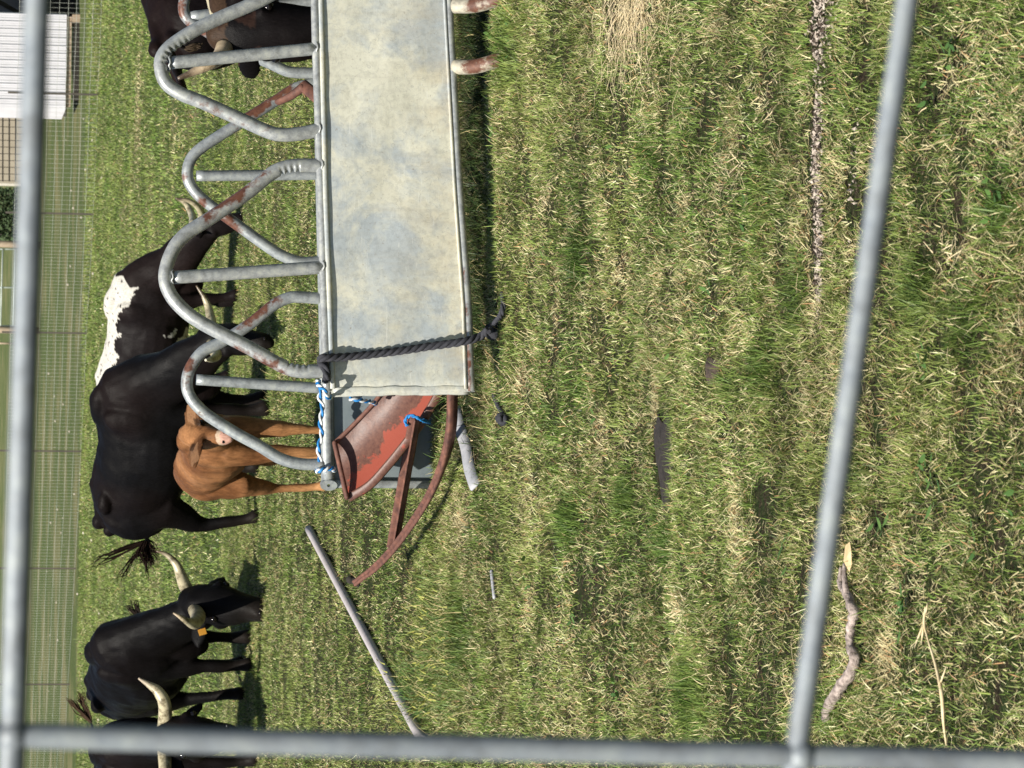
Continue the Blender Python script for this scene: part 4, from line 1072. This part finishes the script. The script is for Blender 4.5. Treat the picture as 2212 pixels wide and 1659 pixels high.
    for h in horns:
        pp = smooth([Lc(q) for q in h['pts']], 7); rr = lerpl(h['r'], len(pp)); mb = MB(); mb.tube(pp, rr, 16)
        o = mb.build('horn', M['horn'], rt)
        N = len(pp); cc = []
        for i in range(len(mb.v)):
            t = min(1, (i//16)/(N-1)); c0 = np.array(h.get('c0', (.50, .45, .31))); c1 = np.array(h.get('c1', (.16, .12, .08)))
            kk = np.clip((t-.62)/.3, 0, 1); c = c0*(1-kk)+c1*kk
            if t < .12: c = c*.75
            cc.append((*c, 1))
        at = o.data.attributes.new('Col', 'FLOAT_COLOR', 'POINT'); at.data.foreach_set('color', np.array(cc, dtype=np.float32).reshape(-1))
    if tail and tail.get('tuft'):
        r1 = random.Random(11); mb = MB(); base = Lc(tail['pts'][-1])
        for tp_, nst, r0 in tail['tuft']:
            tip = Lc(tp_); L = (tip-base).length
            for i in range(nst):
                o1 = Vector((r1.gauss(0, 1), r1.gauss(0, 1), r1.gauss(0, 1)))*.012*s
                pts = [base+o1*.4]
                for t in (.3, .6, .85, 1):
                    wv = Vector((r1.gauss(0, 1), r1.gauss(0, 1), r1.gauss(0, 1)))*L*.05*t
                    pts.append(base.lerp(tip, t)+o1+wv)
                q = smooth(pts, 4); mb.tube(q, lerpl([.006*s*r0, .005*s*r0, .001], len(q)), 5)
        o = mb.build('tail_tuft', M['coat'], rt); at = o.data.attributes.new('Col', 'FLOAT_COLOR', 'POINT')
        tc = tail.get('col', (.02, .014, .011)); at.data.foreach_set('color', np.tile(np.array([*tc, 1], dtype=np.float32), len(mb.v)))
    return rt, Lc

def nz(c, f, seed=0):
    return np.array([noise.noise(Vector((q[0]*f+seed, q[1]*f, q[2]*f))) for q in c])
def black(tint=(1, 1, 1), brown=0.0):
    def f(c, hd, raw):
        base = np.tile(np.array(BLK)*np.array(tint), (len(c), 1))
        k = np.clip(nz(c, 2.2, 4)*1.6+.2, 0, 1)[:, None]*brown
        base = base*(1-k)+np.array((.018, .009, .007))*k
        lo = np.clip((.30-c[:, 2])/.25, 0, 1)[:, None]*.5; base = base*(1-lo)+np.array((.018, .014, .011))*lo
        return base
    return f
def pied(c, hd, raw):
    base = np.tile(np.array((.008, .006, .006)), (len(c), 1))
    k = np.clip(nz(c, 2.0, 4)*1.6+.2, 0, 1)[:, None]*.35; base = base*(1-k)+np.array((.020, .011, .009))*k
    x, y, z = c.T; n1 = nz(c, 9, 1); n2 = nz(c, 22, 7)+.8*nz(c, 60, 2)
    topz = np.interp(x, [-.85, -.5, 0, .3, .5, .65, .8], [1.20, 1.23, 1.20, 1.18, 1.17, 1.12, 1.02])
    w_ = np.interp(x, [-.9, -.75, -.2, .0, .25, .42, .55, .72], [.30, .14, .11, .10, .08, .09, .17, .17])
    back = (z > topz-w_+n1*.05+n2*.025) & (x < .70+n1*.07)
    belly = (z < .60+n1*.10+n2*.03+np.clip(-.15-x, -.5, .2)*-.1) & (x > -.45) & (x < .22+n1*.15) & (z > .42)
    white = (back | belly) & ~((nz(c, 34, 3) > .52))
    base[white] = (.47, .45, .40)
    return base
def calfc(c, hd, raw):
    n1 = nz(c, 14, 2)[:, None]; n2 = np.clip(nz(c, 3.2, 8)*1.8+.45, 0, 1)[:, None]; n3 = nz(c*np.array([1, 1, .3]), 30, 3)[:, None]
    base = (np.array((.25, .118, .050))*(1-n2)+np.array((.13, .055, .022))*n2)*(1+n1*.22+n3*.30)
    x, y, z = c.T
    lo = np.clip((.62-z)/.5, 0, 1)[:, None]*.55; base = base*(1-lo)+np.array((.42, .22, .09))*lo
    d = raw-hd['pl']; t = d@hd['ax']/hd['hs']; l = np.abs(d@hd['lat'])/hd['hs']
    fr = d@hd['fc']/hd['hs']; inh = (np.linalg.norm(d-np.outer(d@hd['ax'], hd['ax']), axis=1) < .2*hd['hs'])
    mz_ = (t > .425) & (t < .56) & inh; base[mz_] = (.42, .31, .22)
    mz2 = (t > .465) & inh & (fr > -.01); base[mz2] = (.44, .25, .19)
    for b0, b1 in hd['ears']:
        b0 = np.array(b0); b1 = np.array(b1); ab = b1-b0; u = np.clip(((raw-b0)@ab)/(ab@ab), 0, 1); dist = np.linalg.norm(raw-b0-np.outer(u, ab), axis=1)
        fo_ = np.abs((raw-b0-np.outer(u, ab))@hd['fc']); ear = (dist < .13*hd['hs']) & (u > .40) & (fo_ < .028*hd['hs']); base[ear] = base[ear]*.55
        inn = ear & (dist < .055*hd['hs']) & (u > .5) & (u < .9); base[inn] = np.array((.19, .10, .05))
    ed = (np.abs(t-.225) < .04) & (np.abs(l-.105) < .03) & (fr > -.02) & inh; base[ed] *= .3
    return base

# C: black and white cow, grazing toward world right
rC = G(503, 738)
sC = .865
animal('longhorn_cow', 'black and white speckled longhorn cow grazing, second from the feeder behind the tall hoop', rC, math.radians(-33), sC,
       P(418, 492, 27.15), P(532, 470, 27.0), (.85, -.2, -.35), pied, slope=.10,
       horns=[dict(pts=[P(432, 486, 27.0), P(436, 466, 26.7), P(428, 448, 26.55), P(408, 434, 26.5), P(378, 428, 26.5)], r=[.036, .031, .025, .017, .006]),
              dict(pts=[P(418, 486, 27.3), P(416, 468, 27.6), P(408, 450, 27.75), P(396, 436, 27.8), P(382, 430, 27.85)], r=[.036, .031, .025, .017, .007])],
       legs={'f-1': .12, 'f1': -.1, 'h-1': -.12, 'h1': .1}, headk=.95,
       tail=dict(pts=[rC+Vector((-.85, .3, .85)), rC+Vector((-.88, .35, .45))]))
# D: black cow with swishing tail
gf = G(574, 868); gh = G(556, 1097); rD = (gf+gh)/2; rD.x += .06
animal('longhorn_cow', 'glossy black longhorn cow with head down and tail flicked out, right behind the brown calf', rD, math.radians(-42), .965,
       P(445, 722, 24.0), P(578, 740, 23.8), (.75, -.45, -.3), black(brown=.25),
       horns=[dict(pts=[P(458, 712, 24.1), P(456, 692, 24.2), P(450, 665, 24.3), P(440, 640, 24.3), P(424, 617, 24.3)], r=[.038, .036, .028, .018, .006]),
              dict(pts=[P(458, 742, 23.9), P(462, 756, 23.6), P(468, 768, 23.3), P(458, 776, 23.0), P(444, 778, 22.9)], r=[.042, .040, .034, .022, .008], c1=(.6, .55, .4))],
       legs={'f-1': .05, 'f1': -.1, 'h-1': -.02, 'h1': .25}, neckk=1.05,
       tail=dict(pts=[P(300, 1125, 25.9), P(315, 1150, 25.8), P(318, 1168, 25.7)],
                 tuft=[(P(306, 1215, 25.5), 26, 1), (P(328, 1222, 25.5), 20, 1), (P(196, 1219, 25.6), 8, 1.1), (P(255, 1250, 25.5), 7, .9), (P(340, 1200, 25.5), 16, .8), (P(318, 1245, 25.5), 8, .8), (P(290, 1205, 25.6), 14, 1)], col=(.022, .013, .010)))
# E: calf
rE = Vector((-.44, 20.15, 0))
calf_secs = [(-.80, 1.14, .07, .06), (-.74, 1.10, .16, .14), (-.60, 1.06, .22, .20), (-.35, 1.03, .25, .22), (0, .98, .28, .235), (.25, .985, .28, .215), (.42, 1.0, .27, .18), (.56, 1.01, .22, .14), (.66, 1.0, .14, .10)]
animal('calf', 'small reddish brown calf with pale pink muzzle, looking at the camera', rE, math.radians(-74), .72,
       P(400, 937, 19.40), P(494, 945, 19.14), (.05, -.80, .6), calfc, body=calf_secs, headk=.98, neckk=.66, legk=.85, eark=2.1,
       legs={'f-1': .08, 'f1': -.02, 'h-1': .0, 'h1': .12}, lw=.78, earpts=(P(422, 1012, 19.08), P(414, 864, 19.22)), cat='calf', vox=.013,
       tail=dict(pts=[rE+Vector((-.12, .62, .72)), rE+Vector((-.10, .66, .55))]))
# F: black cow facing the camera
rF = Vector((G(548, 1460).x+G(535, 1385).x, 0, 0))/2; rF = Vector((-2.20, 26.15, 0))
rtF, LF = animal('longhorn_cow', 'black longhorn cow with orange ear tag grazing, pale horn sweeping up to the right', rF, math.radians(-69), .945,
       P(408, 1296, 25.15), P(556, 1316, 24.85), (.45, -.85, .1), black(brown=.1),
       horns=[dict(pts=[P(408, 1280, 25.2), P(398, 1262, 25.25), P(390, 1240, 25.3), P(380, 1218, 25.3), P(360, 1198, 25.3), P(338, 1190, 25.3)], r=[.050, .048, .040, .030, .018, .006]),
              dict(pts=[P(420, 1316, 25.05), P(428, 1332, 24.8), P(420, 1346, 24.5), P(404, 1342, 24.3), P(388, 1332, 24.25), P(374, 1324, 24.25)], r=[.050, .056, .046, .024, .014, .005], c1=(.45, .35, .24))],
       legs={'f-1': .06, 'f1': -.05, 'h-1': .32, 'h1': .22}, headk=1.12, hump=0, neckk=1.15,
       tail=dict(pts=[rF+Vector((-.25, .85, .95)), rF+Vector((.15, .95, 1.0)), P(300, 1335, 26.9)], tuft=[(P(276, 1312, 26.9), 14, 1), (P(290, 1300, 26.9), 12, 1)]))
mb = MB(); a = LF(P(437, 1365, 24.85)); mb.hexa(a, (.004, 0, 0), (0, .022, .006), (0, -.008, .026)); mb.build('ear_tag', M['tag'], rtF)
# G: cow behind the gate stile
rG = Vector((-2.93, 25.6, 0))
animal('longhorn_cow', 'black longhorn cow mostly behind the gate stile, heavy pale horns held level', rG, math.radians(-62), .93,
       P(352, 1592, 24.7), P(500, 1590, 24.2), (.35, -.9, .1), black(brown=.2),
       horns=[dict(pts=[P(354, 1578, 24.7), P(357, 1545, 24.6), P(354, 1515, 24.5), P(340, 1492, 24.5), P(320, 1478, 24.5), P(299, 1465, 24.5)], r=[.052, .050, .046, .038, .022, .007], c1=(.42, .35, .27)),
              dict(pts=[P(354, 1606, 24.7), P(356, 1640, 24.6), P(356, 1680, 24.5), P(345, 1715, 24.5), P(320, 1735, 24.5)], r=[.052, .048, .042, .030, .007])],
       legs={'f-1': .1, 'f1': -.12, 'h-1': .1, 'h1': -.1}, headk=1.0,
       tail=dict(pts=[P(215, 1655, 26.5), P(205, 1600, 26.4), P(196, 1560, 26.3)], tuft=[(P(150, 1515, 26.3), 22, 1.0), (P(170, 1500, 26.3), 18, 1.0)], col=(.05, .03, .018)))
# A: dark brown rump at the image top edge
rA = Vector((2.42, 19.3, 0))
animal('longhorn_cow', 'dark brown cow seen from the rump, tail hanging, at the far side of the feeder', rA, math.radians(38), .955,
       rA+Vector((1.5, 1.0, .75)), rA+Vector((1.75, 1.15, .35)), (.8, .5, -.2), black((1.3, 1.0, 1.0), .5),
       tail=dict(pts=[rA+Vector((-.86, -.42, .98)), P(365, 97, 18.3), P(400, 103, 18.3)], tuft=[(P(430, 98, 18.3), 18, 1)], col=(.05, .035, .022)))
# B: cow with its head in the feeder
def colB(c, hd, raw):
    b = black((1.1, 1, 1), .3)(c, hd, raw); d = raw-hd['pl']; t = d@hd['ax']/hd['hs']
    near = np.linalg.norm(d, axis=1) < .20*hd['hs']; n1 = nz(c, 14, 5)
    k = (near & (t < .045+n1*.06) & (t > -.09) & (np.abs(d@hd['lat']) < .16)); b[k] = (.040, .024, .015)
    k2 = (near & (t >= .0) & (t < .16) & (n1 > .15)); b[k2] = (.022, .012, .009); return b
rB = Vector((2.90, 15.9, 0))
animal('longhorn_cow', 'black longhorn with tan brindled poll, head lowered into the hay feeder', rB, math.radians(188), .98,
       P(478, 78, 15.05), P(735, 50, 14.95), (-.35, -.95, .0), colB,
       horns=[dict(pts=[P(486, 100, 15.0), P(476, 122, 14.95), P(455, 136, 14.9), P(425, 152, 14.9), P(384, 170, 14.9)], r=[.040, .036, .030, .020, .008], c0=(.50, .40, .27), c1=(.14, .10, .07)),
              dict(pts=[P(486, 50, 15.1), P(470, 20, 15.2), P(450, -20, 15.3), P(400, -50, 15.3)], r=[.045, .040, .028, .008])],
       headk=1.0, neckk=1.05, tail=dict(pts=[rB+Vector((.88, .1, .8)), rB+Vector((.88, .1, .4))]))
